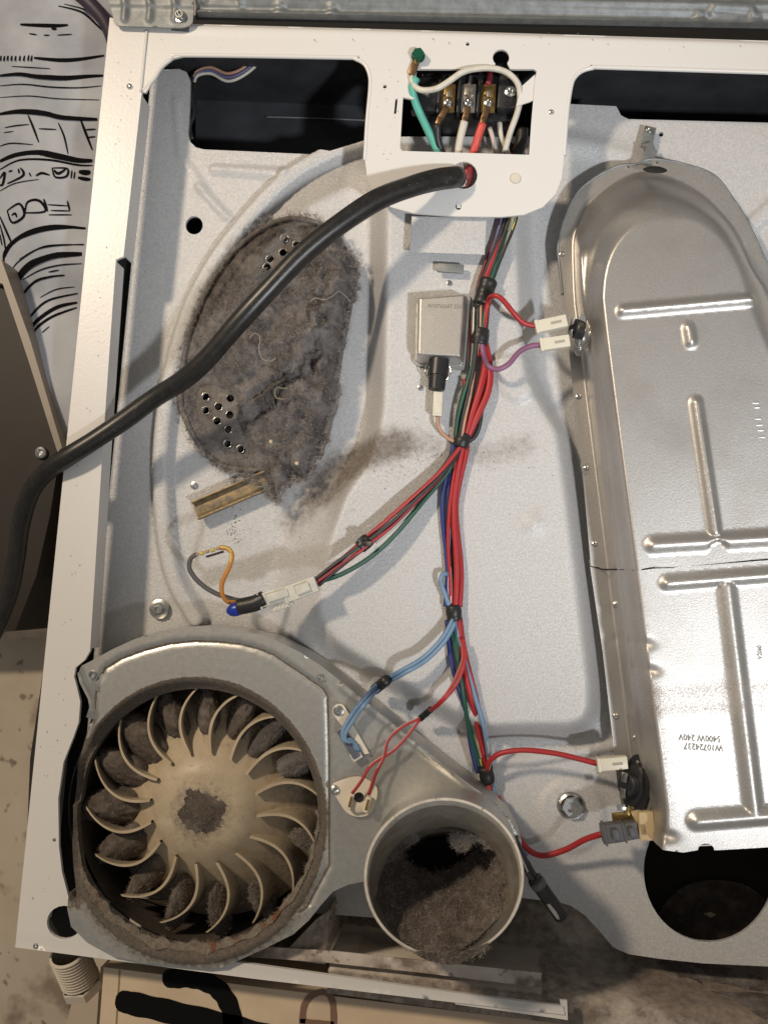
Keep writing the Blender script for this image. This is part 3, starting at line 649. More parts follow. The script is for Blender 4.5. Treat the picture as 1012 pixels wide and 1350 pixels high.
def blade_me(seed):
    ns,nz = 16,8; v = []; f = []; dv = []
    for side in (0,1):
        for i in range(ns+1):
            s = i/ns; r = .0385+(.0865-.0385)*s; th_ = math.radians(-(-20*s+34*s*s))      # image clockwise = world negative
            top = -.0035-.0015*s-.004*s*s-.003*math.sin(s*3)*.3
            for j in range(nz+1):
                q = j/nz; z = top+(-.062-top)*q
                tw = th_+math.radians(9)*q*(.3+s*.7)
                off = (.00065 if side else -.00065)*(1.5 if j==0 else 1)
                v.append((r*math.cos(tw)-off*math.sin(tw),r*math.sin(tw)+off*math.cos(tw),z)); dv.append(.02 if j==0 else .14+.30*s+.22*q)
    n1 = (ns+1)*(nz+1); g = lambda k,i,j: k*n1+i*(nz+1)+j
    for i in range(ns):
        for j in range(nz):
            f.append((g(1,i,j),g(1,i,j+1),g(1,i+1,j+1),g(1,i+1,j))); f.append((g(0,i,j),g(0,i+1,j),g(0,i+1,j+1),g(0,i,j+1)))
        f.append((g(0,i,0),g(1,i,0),g(1,i+1,0),g(0,i+1,0)))
    for j in range(nz): f.append((g(0,ns,j),g(1,ns,j),g(1,ns,j+1),g(0,ns,j+1)))
    me = mesh('fan_blade',v,f); me.attributes.new('dirt','FLOAT','POINT').data.foreach_set('value',np.array(dv,np.float32))
    me.polygons.foreach_set('use_smooth',[True]*len(f)); me.set_sharp_from_angle(angle=math.radians(50)); me.materials.append(M['fan']); return me
bme = blade_me(0)
def bang(k): return 25+22.5*(k-8)
for k in range(NB):
    o = bpy.data.objects.new('fan_blade',bme); COL.objects.link(o); o.parent = fan; o.rotation_euler = (0,0,-math.radians(bang(k)))
# lint clumps lying in the blade pockets
CLK = {12:('eight o\'clock','elongated'),13:('half past eight','broad'),14:('nine o\'clock','flat'),15:('ten o\'clock','rounded'),0:('half past ten','large dark'),1:('eleven o\'clock','thin tall'),2:('twelve o\'clock','mid-grey'),3:('one o\'clock','dark wedge'),4:('two o\'clock','pale torn'),5:('three o\'clock','shaggy grey'),11:('half past six','narrow'),10:('six o\'clock','thin'),9:('half past five','slim'),7:('four o\'clock','small')}
def clump(k, rpx, da, lr, lt, lz, dz, lab, adj):
    dz -= .006
    a = math.radians(bang(k)+da); bm = bmesh.new(); bmesh.ops.create_icosphere(bm,subdivisions=5,radius=1)
    co = np.array([v.co[:] for v in bm.verts]); fc = [tuple(v.index for v in q.verts) for q in bm.faces]; bm.free()
    n = .72+.30*fbm(co[:,0]*1.+k*9,co[:,1]+co[:,2]*.8,.9,5,k)[:,None]+.16*fbm(co[:,0]*1.3+k*5,co[:,1]-co[:,2]*.9,.28,4,k+20)[:,None]
    co = co*n*np.array([lr*1.05,lt*.72,lz*1.1])*(1.2 if k in (13,14,15,0) else 1)
    q = a+.15; R = np.array([[math.cos(-a),-math.sin(-a),0],[math.sin(-a),math.cos(-a),0],[0,0,1]])
    tilt = np.array([[1,0,0],[0,math.cos(.35),-math.sin(.35)],[0,math.sin(.35),math.cos(.35)]])
    co = co@tilt.T@R.T+np.array(FC)+np.array([rpx*UP*math.cos(a),-rpx*UP*math.sin(a),dz])
    o = link('lint_clump',mesh('lint_clump',co,fc),None,M['lint' if k in (4,5) else 'lintc'])
    tag(o,f'{adj} lint clump stuck between fan blades at {lab}','lint clump','lint clumps stuck between the fan blades')
    p,nn = surf(o); fibres('lint_fuzz',p,nn,1500,.8,3.2,o,.00008,.7)
for k,(rp,da,lr,lt,lz,dz) in {15:(126,12,.024,.015,.016,-.024),14:(132,11,.027,.016,.016,-.026),13:(124,11,.026,.014,.014,-.026),12:(128,11,.025,.013,.012,-.022),0:(122,11,.026,.016,.016,-.024),1:(122,12,.024,.014,.016,-.024),2:(116,12,.022,.013,.014,-.022),3:(120,12,.022,.013,.014,-.022),4:(124,11,.024,.011,.010,-.014),5:(136,12,.016,.014,.010,-.010),11:(134,9,.021,.007,.012,-.016),10:(140,9,.019,.006,.012,-.018),9:(146,8,.014,.005,.012,-.02),7:(140,10,.011,.007,.010,-.012)}.items():
    clump(k,rp,da,lr,lt,lz,dz,*CLK[k])
hp = [(240,1062),(250,1042),(268,1045),(285,1052),(296,1062),(290,1085),(280,1095),(262,1098),(245,1090),(236,1078)]
hl = sheet('hub_lint',[(x+2.2*math.sin(i*1.9)+1.5*math.sin(i*.73),y+2.2*math.cos(i*1.37)) for i,(x,y) in enumerate(smooth_loop(hp,7))],[],lambda X,Y:.4+2.4*fbm(X,Y,.007,4,41)*np.clip(sdist(P2(hp,1),X,Y)/.006,0,1),.9,.3,M['lintc'],None,h=1)
tag(hl,'round patch of grey lint on the hub at the fan centre','lint'); p,nn = surf(hl); fibres('lint_fuzz',p,nn,600,1,3,hl,.00009,.8)
q_ = np.column_stack([np.array(FC)[0]+RNG.normal(0,.0105,500),np.array(FC)[1]-.003+RNG.normal(0,.0105,500),np.full(500,Z0+.0006)]); fibres('lint_fuzz',q_,np.tile([0,0,1.],(500,1)),500,.6,2,hl,.00010,.1,pr=(.1,.9,0))
# ------------------------------------------------------------------ exhaust duct
def circ(cx,cy,r,h,n=64,ry=None): return [at(cx+r*math.cos(2*math.pi*k/n),cy-(ry or r)*math.sin(2*math.pi*k/n),h) for k in range(n)]
def loft(rings):
    n = len(rings[0]); v = [p for r in rings for p in r]
    return v,[(i*n+k,i*n+(k+1)%n,(i+1)*n+(k+1)%n,(i+1)*n+k) for i in range(len(rings)-1) for k in range(n)]
wornrim = mat('worn_white_rim',(.70,.66,.58),.4,col2=(.55,.50,.42),nscale=120,bump=.3,speck=((.12,.09,.07),130,.63,.9))
rings = [circ(587,1130,96,4),circ(585,1150,101.5,40),circ(585,1157,104,60)]
duct = put('exhaust_duct',loft(rings),Matrix.Identity(4),M['galv'],D)
put('duct_rim',loft([circ(585,1157,104.3,57),circ(585,1157,105.8,60),circ(585,1157,105,61.5),circ(585,1157,101.8,61.5),circ(585,1158,101,59),circ(585,1161,99,50)]),Matrix.Identity(4),wornrim,duct,sharp=60)
put('duct_lining',loft([circ(585,1161,99.3,51),circ(584,1167,95,40),circ(584,1172,91,28),circ(584,1174,86,22),circ(584,1176,85,10),circ(584,1184,82,-60)]),Matrix.Identity(4),mat('dusty_duct_steel',(.46,.43,.38),.5,.55,col2=(.30,.26,.21),nscale=60,bump=.4,bscale=500),duct)
put('duct_back',lathe([(.043,0),(.001,.0005)],32),mtx(V(585,1184,-60.5)),M['void'],duct)
# ------------------------------------------------------------------ sensors on the blower
lug = empty('thermistor',V(462,965,6)); lug.parent = blow; lug.location = V(462,965,6)-WL[blow]
pl = []
a0,a1 = np.array((447,937)),np.array((483,993))
d = (a1-a0)/np.linalg.norm(a1-a0); nn = np.array((-d[1],d[0]))
out = [tuple(a0-d*9*math.cos(t)+nn*9*math.sin(t)) for t in np.linspace(-math.pi/2,math.pi/2,9)]+[tuple(a0+d*14+nn*8.5),tuple(a1+nn*3),tuple(a1+d*2-nn*3),tuple(a0+d*22-nn*5),tuple(a0+d*12-nn*8.5)]
put('mounting_lug',prism(out,8,2.5),Matrix.Identity(4),M['lug'],lug,False); screw(446,937,8.2,.0037,lug,'hex')
m_,l_ = seg_frame((449,960),(472,999),8); put('sensor_body',rbox(l_,.0065,.006,.0012),m_,mat('smoked_plastic',(.12,.13,.17),.3),lug)
m_,l_ = seg_frame((466,990),(473,1001),8); put('sensor_end',rbox(l_,.0075,.0055,.001),m_,M['nylonc'],lug)
fu = empty('thermal_fuse',V(467,1050,6)); fu.parent = blow; fu.location = V(467,1050,6)-WL[blow]
fo_ = smooth_loop([(437,1037),(446,1030),(470,1024),(488,1030),(497,1040),(495,1058),(488,1072),(474,1077),(458,1072),(446,1056)],5)
put('fuse_base',prism(fo_,8,2),Matrix.Identity(4),M['lug'],fu,False); screw(441,1041,8.2,.0034,fu,'pan')
put('fuse_cap',lathe([(.0065,0),(.0062,.003),(.004,.0042),(.0001,.0044)],24),mtx(V(472,1058,8.2)),M['lug'],fu)
put('fuse_vent',lathe([(.0034,0),(.0033,.0006),(.0001,.0008)],16),mtx(V(473,1051,12.5)),M['blackp'],fu)
for x,y in ((462,1056),(484,1060)):
    m_,l_ = seg_frame((x-3,y+10),(x+2.5,y-10),13); put('spade_terminal',rbox(l_,.0036,.006,.0006),m_,M['lug'],fu)
    m_,l_ = seg_frame((x-2,y+8),(x+1.5,y-6),16.2); put('spade_slot',rbox(l_,.0016,.0007,.0002),m_,M['brass'],fu)
# ------------------------------------------------------------------ terminal block behind the plate
TBo = V(625,130,-14); tbk = put('terminal_block',join(moved(rbox(.066,.026,.022,.001),mtx(V(618,130,-28))),moved(rbox(.014,.026,.012,.0008),mtx(V(669,125,-14))),moved(rbox(.022,.026,.010,.0008),mtx(V(563,128,-17))),moved(rbox(.064,.010,.030,.001),mtx(V(618,162,-34)))),Matrix.Identity(4),M['blackp'],D)
for x in (578,604,630): put('block_rib',rbox(.0022,.026,.010,.0005),mtx(V(x+1,130,-14)),M['blackp'],tbk)
for x,y in ((670,108),(669,137)): put('block_boss',lathe([(.0022,0),(.002,.0006),(.0014,.0006),(.0013,.0002),(.0001,.0002)],14),mtx(V(x,y,-7.8)),M['blackp'],tbk)
screw(672,122,-8,.0046,tbk); screw(561,121,-12,.0042,tbk); 
flat('block_corner_plate',[(556,98),(582,98),(582,110),(556,110)],-22,1,M['galvdark'],tbk)  # small dull zinc plate at the block's upper left
for (x,dx,mk) in ((590,-12,'copper'),(617,-5,'tin'),(643,-7,'brass')):
    t = put('terminal',join(moved(rbox(.0105,.0215,.0016,.0003),mtx(V(x,130,-13),(1,.02,0))),moved(rbox(.0065,.006,.003,.0005),mtx(V(x+1,121,-11.6)))),Matrix.Identity(4),M['brass' if mk!='tin' else 'tin'],tbk)
    screw(x+.5,136,-11.6,.0036,t)
    put('terminal_slot',rbox(.0030,.0042,.0006,.0002),mtx(V(x+1,124,-9.6)),M['tin'],t)
    m_,l_ = seg_frame((x,141),(x+dx,160),-9); put('ring_lug',rbox(l_,.0046,.003,.001),m_,M['copper'],t)
    m_,l_ = seg_frame((x+dx*.8,155),(x+dx*1.15,165),-8.5); put('lug_crimp',rbox(l_,.0040,.0040,.0012),m_,M['copper'],t)
    m_,l_ = seg_frame((x+3,100),(x+1,114),-14); put('upper_pin',rbox(l_,.0022,.0022,.0006),m_,M['tin' if mk=='tin' else 'brass'],t)
# green ground screw on the plate
gs = put('ground_screw',join(lathe([(.0050,-.0006),(.0050,.0006),(.0045,.0006)],20),lathe([(.0044,.0006),(.0044,.0046),(.0036,.0054),(.0001,.0054)],6)),mtx(V(551,74,2.4),(1,.2,0),(.05,-.08,1)),mat('green_screw_paint',(.01,.11,.06),.3,.3,bump=.1),D)
m_,l_ = seg_frame((549,79),(542,99),2,1.5); put('ground_lug',rbox(l_,.0055,.0022,.0008),m_,M['copper'],gs)
# ------------------------------------------------------------------ relay box (steel can) with its plug
rb = empty('steel_can',V(583,435,-8)); rb.parent = D; rb.location = V(583,435,-8)-WL[D]
c3 = [(549,397),(616,391),(611,478),(547,476)]
put('can_base',prism(fillet([(546,398),(552,392),(618,388),(620,394),(612,488),(598,487),(550,482),(543,477)],3,2),-12,2),Matrix.Identity(4),M['galv'],rb,False)
can = sheet('can_lid',fillet([(549,396),(617,391),(611,481),(547,478)],7,5),[],lambda X,Y:-11+15*sst(sdist(P2([(549,396),(617,391),(611,481),(547,478)],-10),X,Y)/.0036+.1),.8,2,M['alum'],rb,h=-10,dirt=lambda X,Y:0*X)
text('stamped_number','W10763607 2351',587,404,4.1,.0041,1.5,mat('stamped_groove',(.22,.20,.17),.6,.5),rb)
put('plug_body',join(moved(lathe([(.0075,-.010),(.0075,.002),(.0066,.002),(.0060,.012),(.0001,.012)],20),mtx(V(577,492,-5),(1,0,0),(-.02,-1,.05)))),Matrix.Identity(4),M['blackp'],rb)
for s in (-1,1): tube('spring_clip',pxpath([(577+s*14,479,-4),(577+s*17,490,-3),(577+s*12,500,-3),(577+s*9,506,-4)]),.0005,M['chrome'],rb,6,1)
m_,l_ = seg_frame((577.5,517),(576,549),-6); put('plug_connector',join(rbox(l_,.0065,.0055,.0006),moved(rbox(l_*.5,.0045,.0065,.0005),Matrix.Translation((.003,0,0)))),m_,M['nylon'],rb)
# ------------------------------------------------------------------ console strip and corner bracket along the top
CS = [(258,-30),(1220,-30),(1220,38),(1070,34),(1012,31),(640,24),(258,16)]
gA = P2([(258,9),(640,16),(1070,26)],2); gB = P2([(258,-4),(640,2),(1070,10)],2); BX = [P2(fillet([(268,-12),(318,-12),(318,9),(270,7)],4),2),P2(fillet([(938,12),(992,14),(988,24),(936,21)],4),2)]
CB = [at(368,11,2),at(437,13,2),at(922,24,2),at(996,26,2)]
def hcons(X,Y):
    h = 3-3*np.exp(-(dline(gA,X,Y,False)/.0022)**2)+2.5*np.exp(-(dline(gB,X,Y,False)/.0018)**2)
    for q in BX: h += 2.4*np.exp(-(dline(q,X,Y)/.0018)**2)
    for q in CB: h += 2.2*np.exp(-(np.hypot(X-q[0],Y-q[1])/.0042)**4)
    return h
cons = sheet('console_back',CS,[],hcons,1.8,10,M['galvdark'],D,h=2)
flat('console_gap',[(258,14),(640,22),(1070,32),(1215,36),(1215,44),(1070,40),(640,32),(258,24)],-4.5,2,M['void'],cons)
CBk = fillet([(146,8),(152,34),(240,37),(254,32),(258,-20),(140,-20)],6)
rbd = [P2([(162+i*33,-15),(166+i*33,8),(164+i*33,26)],5) for i in range(3)]
def hbrk(X,Y):
    h = 5.+0*X
    for q in rbd: h += 2.2*np.exp(-(dline(q,X,Y,False)/.0022)**2)
    e = P2([(140,8),(260,11)],5); h += 1.5*sst(.5+(Y-e[0][1])/.004)
    return h
brk = sheet('corner_bracket',CBk,[],hbrk,1.5,1.2,M['galvdark'],cons,h=5)
screw(238,22,5.4,.0046,brk,'nut'); flat('bracket_tab',[(227,34),(250,36),(249,42),(226,40)],.8,.5,M['galvdark'],brk)
# ------------------------------------------------------------------ base pan below the panel
BPn = [(452,1176),(560,1180),(800,1192),(850,1262),(1070,1274),(1200,1284),(1200,1395),(1070,1385),(742,1352),(742,1329),(600,1311),(310,1272),(352,1252),(388,1234),(424,1196)]
eA = P2([(235,1222),(715,1262),(1070,1300)],-70); wp = P2([(296,1241),(440,1252),(714,1282),(711,1301),(560,1281),(420,1266),(300,1255)],-30); eB = P2([(235,1252),(560,1296),(742,1318),(1070,1360)],-12)
wl = P2([(560,1306),(745,1328),(745,1342),(742,1346)],-6)
def hpan(X,Y):
    da = dline(eA,X,Y,False); y0 = np.interp(X,eA[:,0],eA[:,1]); y1 = np.interp(X,eB[:,0],eB[:,1])
    t = np.clip((y0-Y)/(y0-y1),-1.2,1.4)
    h = -66+np.where(t<0,t*16,sst(t)*48)
    return h+1.6*(fbm(X,Y,.02,5,51)-.4)
def dpan(X,Y):
    a = .72+.55*(fbm(X,Y,.05,4,53)-.5)
    a = a*(1-.95*sst(.5+sdist(wp,X,Y)/.002))  # dirt thinned where the lit patch falls on the pan
    rt = P2([(760,1225),(830,1330),(960,1345)],-60); a = a-.25*np.exp(-(dline(rt,X,Y,False)/.022)**2)
    dk = P2([(870,1282),(1010,1312)],-60); a = a+.5*np.exp(-(dline(dk,X,Y,False)/.010)**2)
    return a
panm = mat('dusty_base_pan',(.62,.56,.49),.55,col2=(.50,.45,.385),nscale=40,bump=.4,bscale=600,dirt=(.17,.138,.115),dirt2=(.29,.245,.205),dscale=90,dgain=1.1)
pan = sheet('base_pan',BPn,[],hpan,2.6,3,panm,D,h=-45,dirt=dpan)
put('pan_lip',prism([(596,1313),(740,1331),(737,1318),(747,1319),(748,1345),(736,1343),(600,1324)],-1.5,2),Matrix.Identity(4),M['enamel'],pan,False)
flat('pan_floor',[(560,1060),(1215,1060),(1215,1440),(560,1400)],-150,2,mat('shaded_pan_floor',(.03,.027,.024),.9),D)  # near-black floor colour stands in for shade inside the opening
# drifts of dust on the pan
def heap(name, outline, hf, h, m, label, step=1.6, nf=1500, lm=(1,4), cat='lint', w=.0001, lift=.6, skirt=.3, dmat=None):
    o = sheet(name,outline,[],hf,step,skirt,M[m],None,h=h)
    tag(o,label,cat); 
    if nf:
        p,nn = surf(o); fibres('lint_fuzz',p,nn,nf,*lm,o,w,lift)
    return o
def moundf(outline, h, base, amp, sc, seed, edge=.006):
    q = P2(outline,h); return lambda X,Y: base(X,Y)+amp*np.clip(sdist(q,X,Y)/edge,0,1)**.7*(.25+1.2*fbm(X,Y,sc,5,seed))
hs = smooth_loop([(868,1278),(910,1276),(1000,1292),(1030,1310),(1000,1316),(960,1302),(905,1292)],4)
heap('dust_drift',hs,moundf(hs,-62,hpan,1.5,.012,61,.01),-62,'lint','dark drift of dust under the round opening along the panel edge',nf=900)
hs = smooth_loop([(872,1350),(900,1336),(940,1330),(1000,1336),(1060,1350),(1060,1372),(900,1372)],4)
heap('dust_drift',hs,moundf(hs,-45,hpan,3,.02,63,.012),-45,'lint','large dark mound of dust in the bottom right corner',nf=900)
flat('lit_patch_plate',[(330,1247),(440,1254),(714,1283),(711,1302),(560,1283),(420,1268),(330,1262)],-14,1.2,mat('dusty_lit_patch',(.66,.60,.55),.5,col2=(.50,.44,.39),nscale=60,speck=((.18,.14,.12),90,.60,.8),blotch=((.22,.175,.145),26,.47,.58)),pan)  # pale dusty plate added to stand in for a lit patch on the pan
# seen through the round opening: dusty pan floor
hs = smooth_loop([(866,1220),(880,1188),(905,1168),(940,1161),(980,1167),(1008,1186),(1040,1230),(1040,1290),(880,1290)],4)
heap('dust_bed',hs,lambda X,Y:-147+7*fbm(X,Y,.02,4,71)*np.clip(sdist(P2(hs,-145),X,Y)/.02,0,1),-145,'lintb','brown bed of dust seen through the round opening at lower right',nf=700)
fl = link('paper_scrap',mesh('paper_scrap',[V(927,1205,-139),V(935,1202,-138.5),V(944,1206,-139.2),V(936,1210,-139.6),V(933,1207,-138)],[(0,3,4),(0,4,1),(1,4,2),(2,4,3)]),None,M['thread'],False)
tag(fl,'tiny pale scrap lying in the dust inside the round opening','scrap')
# ------------------------------------------------------------------ lint mat on the intake
LO = smooth_loop(LINTO,5)
LOn = [(x+2.3*math.sin(i*1.7)+2.0*math.sin(i*.61),y+2.3*math.cos(i*1.3)+1.8*math.sin(i*2.9)) for i,(x,y) in enumerate(LO)]
hole1 = smooth_loop([(258,512),(277,506),(298,515),(314,525),(312,548),(322,575),(326,598),(312,604),(296,600),(282,582),(266,565),(256,545)],5)
hole2 = smooth_loop([(346,350),(356,332),(368,318),(378,306),(392,306),(402,314),(400,326),(388,335),(374,344),(360,358)],5)
gl1 = smooth_loop([(262,590),(284,596),(306,604),(326,606),(322,618),(300,618),(282,609)],5)
lq = P2(LOn,-28); h1q = P2(hole1,-32); h2q = P2(hole2,-32)
band = P2(smooth_loop([(388,290),(330,320),(288,372),(258,440),(244,500),(252,560),(285,606),(330,622)],5,False),-30)
core = P2([(440,330),(452,390),(440,450),(425,540),(400,600),(375,640)],-22)
crv = P2([(330,524),(352,508),(372,496),(378,490)],-24)
def hlint(X,Y):
    e = np.clip(sdist(lq,X,Y)/.009,0,1)
    e2 = np.clip(-sdist(h1q,X,Y)/.006,0,1)*np.clip(-sdist(h2q,X,Y)/.005,0,1)
    db = dline(band,X,Y,False); t = sst(db/.03)
    n = fbm(X,Y,.022,5,81); n2 = fbm(X,Y,.007,4,87)
    rid = np.abs(fbm(X,Y,.016,4,91)-.5)*2
    th = (1.5+t*(7+21*sst(1-dline(core,X,Y,False)/.05))*(.35+1.1*n))+t*9.0*(n2-.4)+t*7*(fbm(X,Y,.013,3,99)-.5)-t*3.5*np.exp(-(rid/.16)**2)+1.4*(n2-.5)
    th -= 7*np.exp(-(dline(crv,X,Y,False)/.0028)**2)
    base = np.maximum(hgr(X,Y),-41.)
    return base+.4+np.maximum(th,.3)*e**.8*e2**.8
lmat = sheet('lint_mat',LOn,[hole1,hole2],hlint,1.05,.6,M['lint'],None,h=-30)
tag(lmat,'thick grey-brown lint mat clogging the perforated air intake under the power cord','lint mat')
p,nn = surf(lmat); fibres('lint_fuzz',p,nn,20000,1.5,6,lmat,.00008,.2)
# hanging ragged tongue at its lower edge and fringe
ed = np.array([at(x,y,-26) for x,y in LOn]); 
fibres('lint_fringe',ed,np.tile([0,0,1.],(len(ed),1)),5200,1.5,8,lmat,.00011,.5)
crp = [(rr_,a_) for rr_,a_ in zip(RNG.uniform(0,1,60),RNG.uniform(0,6.28,60))]
for nm,pts,mt,lab in (('thread',[(329,446,-14),(336,439,-11),(343,446,-9),(341,460,-9),(346,473,-9),(356,476,-9),(364,472,-10)],'fib3','pale grey thread curled over the middle of the lint mat'),
   ('thread',[(380,511,-10),(372,512,-8),(365,510,-8),(362,518,-8),(365,525,-8),(374,526,-8)],'thready','yellow C-shaped thread on the lint mat near its dark crease'),
   ('thread',[(408,398,-4),(416,393,-2),(428,395,-1),(440,389,-1),(446,384,-2),(456,391,-3),(462,398,-5)],'fib3','ragged pale thread at the right edge of the lint mat'),
   ('thread',[(386,474,-9),(388,482,-8),(384,492,-8)],'fib3','short faint thread right of the pale curled thread on the mat')):
    q = [np.array(at(x,y,max(h,float(hlint(*[np.array([c]) for c in at(x,y,h)[:2]])[0])+.8))) for x,y,h in pts]
    tag(tube(nm,q,.00025,M[mt],None,5,1),lab,'thread')
for i,(x,y,lab) in enumerate(((357,582,'pale crumb low on the lint mat'),(391,611,'tan crumb near the lower tip of the lint mat'),(431,517,'white speck at the right side of the lint mat'))):
    p = at(x,y,-12); p = at(x,y,float(hlint(np.array([p[0]]),np.array([p[1]]))[0])+.6)
    bm = bmesh.new(); bmesh.ops.create_icosphere(bm,subdivisions=2,radius=.0013+.0003*(i<2))
    vv = [tuple(np.array(v.co)*RNG.uniform(.75,1.2)+p) for v in bm.verts]; ff = [tuple(v.index for v in f.verts) for f in bm.faces]; bm.free()
    tag(link('crumb',mesh('crumb',vv,ff),None,M['thread']),lab,'crumb')
# small bits of dirt on the panel
def specks(name, pts, m, label):
    v = []; f = []
    for x,y,s in pts:
        p = onp(x,y,.2); k = 6; b = len(v)
        v += [tuple(p+np.array([math.cos(a)*s*random.uniform(.5,1.2),math.sin(a)*s*random.uniform(.5,1.2),0])*mm) for a in np.linspace(0,6.28,k,endpoint=False)]+[tuple(p+np.array([0,0,.5*s*mm]))]
        f += [(b+i,b+(i+1)%k,b+k) for i in range(k)]
    o = link(name,mesh(name,v,f),None,M[m],False); tag(o,label,'debris',kind='stuff'); return o
sp_ = [(RNG.normal(308,6),RNG.normal(695,14),RNG.uniform(.2,.7)) for _ in range(45)]+[(RNG.normal(400,50),RNG.normal(700,30),RNG.uniform(.15,.5)) for _ in range(45)]+[(RNG.normal(560,70),RNG.normal(615,22),RNG.uniform(.15,.6)) for _ in range(110)]+[(RNG.uniform(170,235),RNG.uniform(190,560),RNG.uniform(.15,.45)) for _ in range(60)]
specks('debris',sp_,'fib2','dark crumbs and specks scattered over the pale rear panel')
sc_ = []
for _ in range(70):
    yy = RNG.uniform(60,1200); xx = 145-.102*yy+RNG.choice([22,30,34])+RNG.normal(0,6); sc_.append((xx,yy))
for _ in range(26): sc_.append((RNG.uniform(492,525),RNG.uniform(90,230)))
for _ in range(25): sc_.append((RNG.uniform(200,1000),RNG.uniform(42,66)))
vv = []; ff = []
for x,y in sc_:
    p = at(x,y,1.15 if y<67 else .25); b = len(vv); a_ = RNG.uniform(.1,.32)*mm; l_ = a_*RNG.uniform(1,4)
    vv += [tuple(p+np.array(q)) for q in ((-a_,-l_*.5,0),(a_,-l_*.6,0),(a_*1.2,l_*.5,0),(-a_*.6,l_*.7,0))]; ff.append((b,b+1,b+2,b+3))
tag(link('scuffs',mesh('scuffs',vv,ff),None,mat('scuff_grey',(.25,.22,.2),.7),False),'small dark scuffs and nicks on the white cabinet frame','scuff',kind='stuff')
ps = [onp(RNG.normal(545,62),RNG.normal(606,14),.4) for _ in range(220)]+[onp(RNG.normal(420,26),RNG.normal(650,17),.4) for _ in range(200)]
fz_ = fibres('dust_wisp',np.array(ps),np.tile([0,0,1.],(len(ps),1)),1100,1,4,None,.00006,.15,pr=(.6,.35,.05)); tag(fz_,'thin smear of grey dust fibres across the panel below the lint mat','dust')
# ------------------------------------------------------------------ lint plug in the exhaust duct
void = smooth_loop([(528,1150),(522,1134),(534,1118),(548,1108),(556,1102),(578,1099),(592,1098),(604,1112),(618,1118),(640,1112),(642,1126),(628,1142),(606,1158),(590,1168),(566,1172),(548,1166)],4)
voidn = [(x+1.4*math.sin(i*1.9)+1.1*math.sin(i*.7),y+1.4*math.cos(i*1.45)) for i,(x,y) in enumerate(void)]
plo = [at(585+a*math.cos(t),1172+b*math.sin(t),16) for t in np.linspace(0,2*math.pi,70,endpoint=False) for a,b in [(85,84 if math.sin(t)<.2 else 92)]]
plpx = [(585+(86+9*max(0,math.sin(t)))*math.cos(t),1174-15*max(0,math.sin(t))+(83+13*max(0,math.sin(t)))*math.sin(t),16+40*max(0,math.sin(t))) for t in np.linspace(0,2*math.pi,80,endpoint=False)]
plq = P2(plpx,16); voq = P2(voidn,16); yl0 = at(585,1130,16)[1]; yl1 = at(585,1258,56)[1]
def hplug(X,Y):
    t = np.clip((yl0-Y)/(yl0-yl1),0,1.1)
    n = fbm(X,Y,.018,5,101); n2 = fbm(X,Y,.006,4,103)
    dv = -sdist(voq,X,Y)
    dw = np.maximum(sdist(plq,X,Y),0); n3 = fbm(X,Y,.011,4,107)
    return 3+58*t**2.7+13*np.exp(-dw/.007)*(1-t)+20*(n-.5)*(.5+t*(1.1-t)*2)+11*(n3-.5)*np.clip(dw/.004,0.1,1)+6*(n2-.5)-26*np.exp(-(np.maximum(dv,0)/.006)**1.3)
plug = sheet('lint_plug',plpx,[voidn],hplug,1.0,6,M['lintb'],None,h=16)
tag(plug,'brown lint plug packed inside the round exhaust duct with a dark burrow','lint plug')
p,nn = surf(plug); fibres('lint_fuzz',p,nn,9000,1.5,6,plug,.00009,.25,pr=(.35,.5,.15))
hs = smooth_loop([(548,1252),(570,1254),(590,1254),(625,1248),(644,1240),(634,1254),(612,1264),(592,1270),(570,1264)],4)
heap('lint_tuft',hs,lambda X,Y:61.5+4.5*fbm(X,Y,.01,4,111),61,'lintb','tuft of lint spilling over the lower rim of the exhaust duct',step=1.2,nf=500)
hs = smooth_loop([(508,1116),(520,1100),(545,1097),(553,1106),(540,1114),(524,1126),(512,1136)],4)
heap('lint_tuft',hs,lambda X,Y:18+5*fbm(X,Y,.01,4,113),18,'lint','pale grey lint tuft at the upper left inside the duct',step=1.2,nf=450)
hs = smooth_loop([(592,1102),(612,1097),(634,1104),(650,1118),(640,1116),(626,1108),(614,1122),(600,1118)],4)
heap('lint_tuft',hs,lambda X,Y:19+5*fbm(X,Y,.01,4,115),19,'lint','grey lint tuft hanging at the top of the duct',step=1.2,nf=450)
# ------------------------------------------------------------------ power cord
cp = [(603,233,5),(596,234,9),(575,237,14),(545,245,22),(500,262,30),(450,294,36),(400,334,38),(352,384,38),(310,430,34),(272,474,26),(240,502,18),(205,524,11),(165,553,8),(125,580,8.5),(92,601,8),(62,622,3),(40,650,-6),(28,690,-16),(22,735,-24),(12,785,-30),(-8,835,-34),(-40,880,-38)]
cord = tube('power_cord',pxpath(cp),lambda u:.0075-.0010*u+.00015*np.sin(u*60),M['cordm'],None,20,3)
tag(cord,'thick black rubber power cord crossing the dryer diagonally and drooping over its left side','power cord')
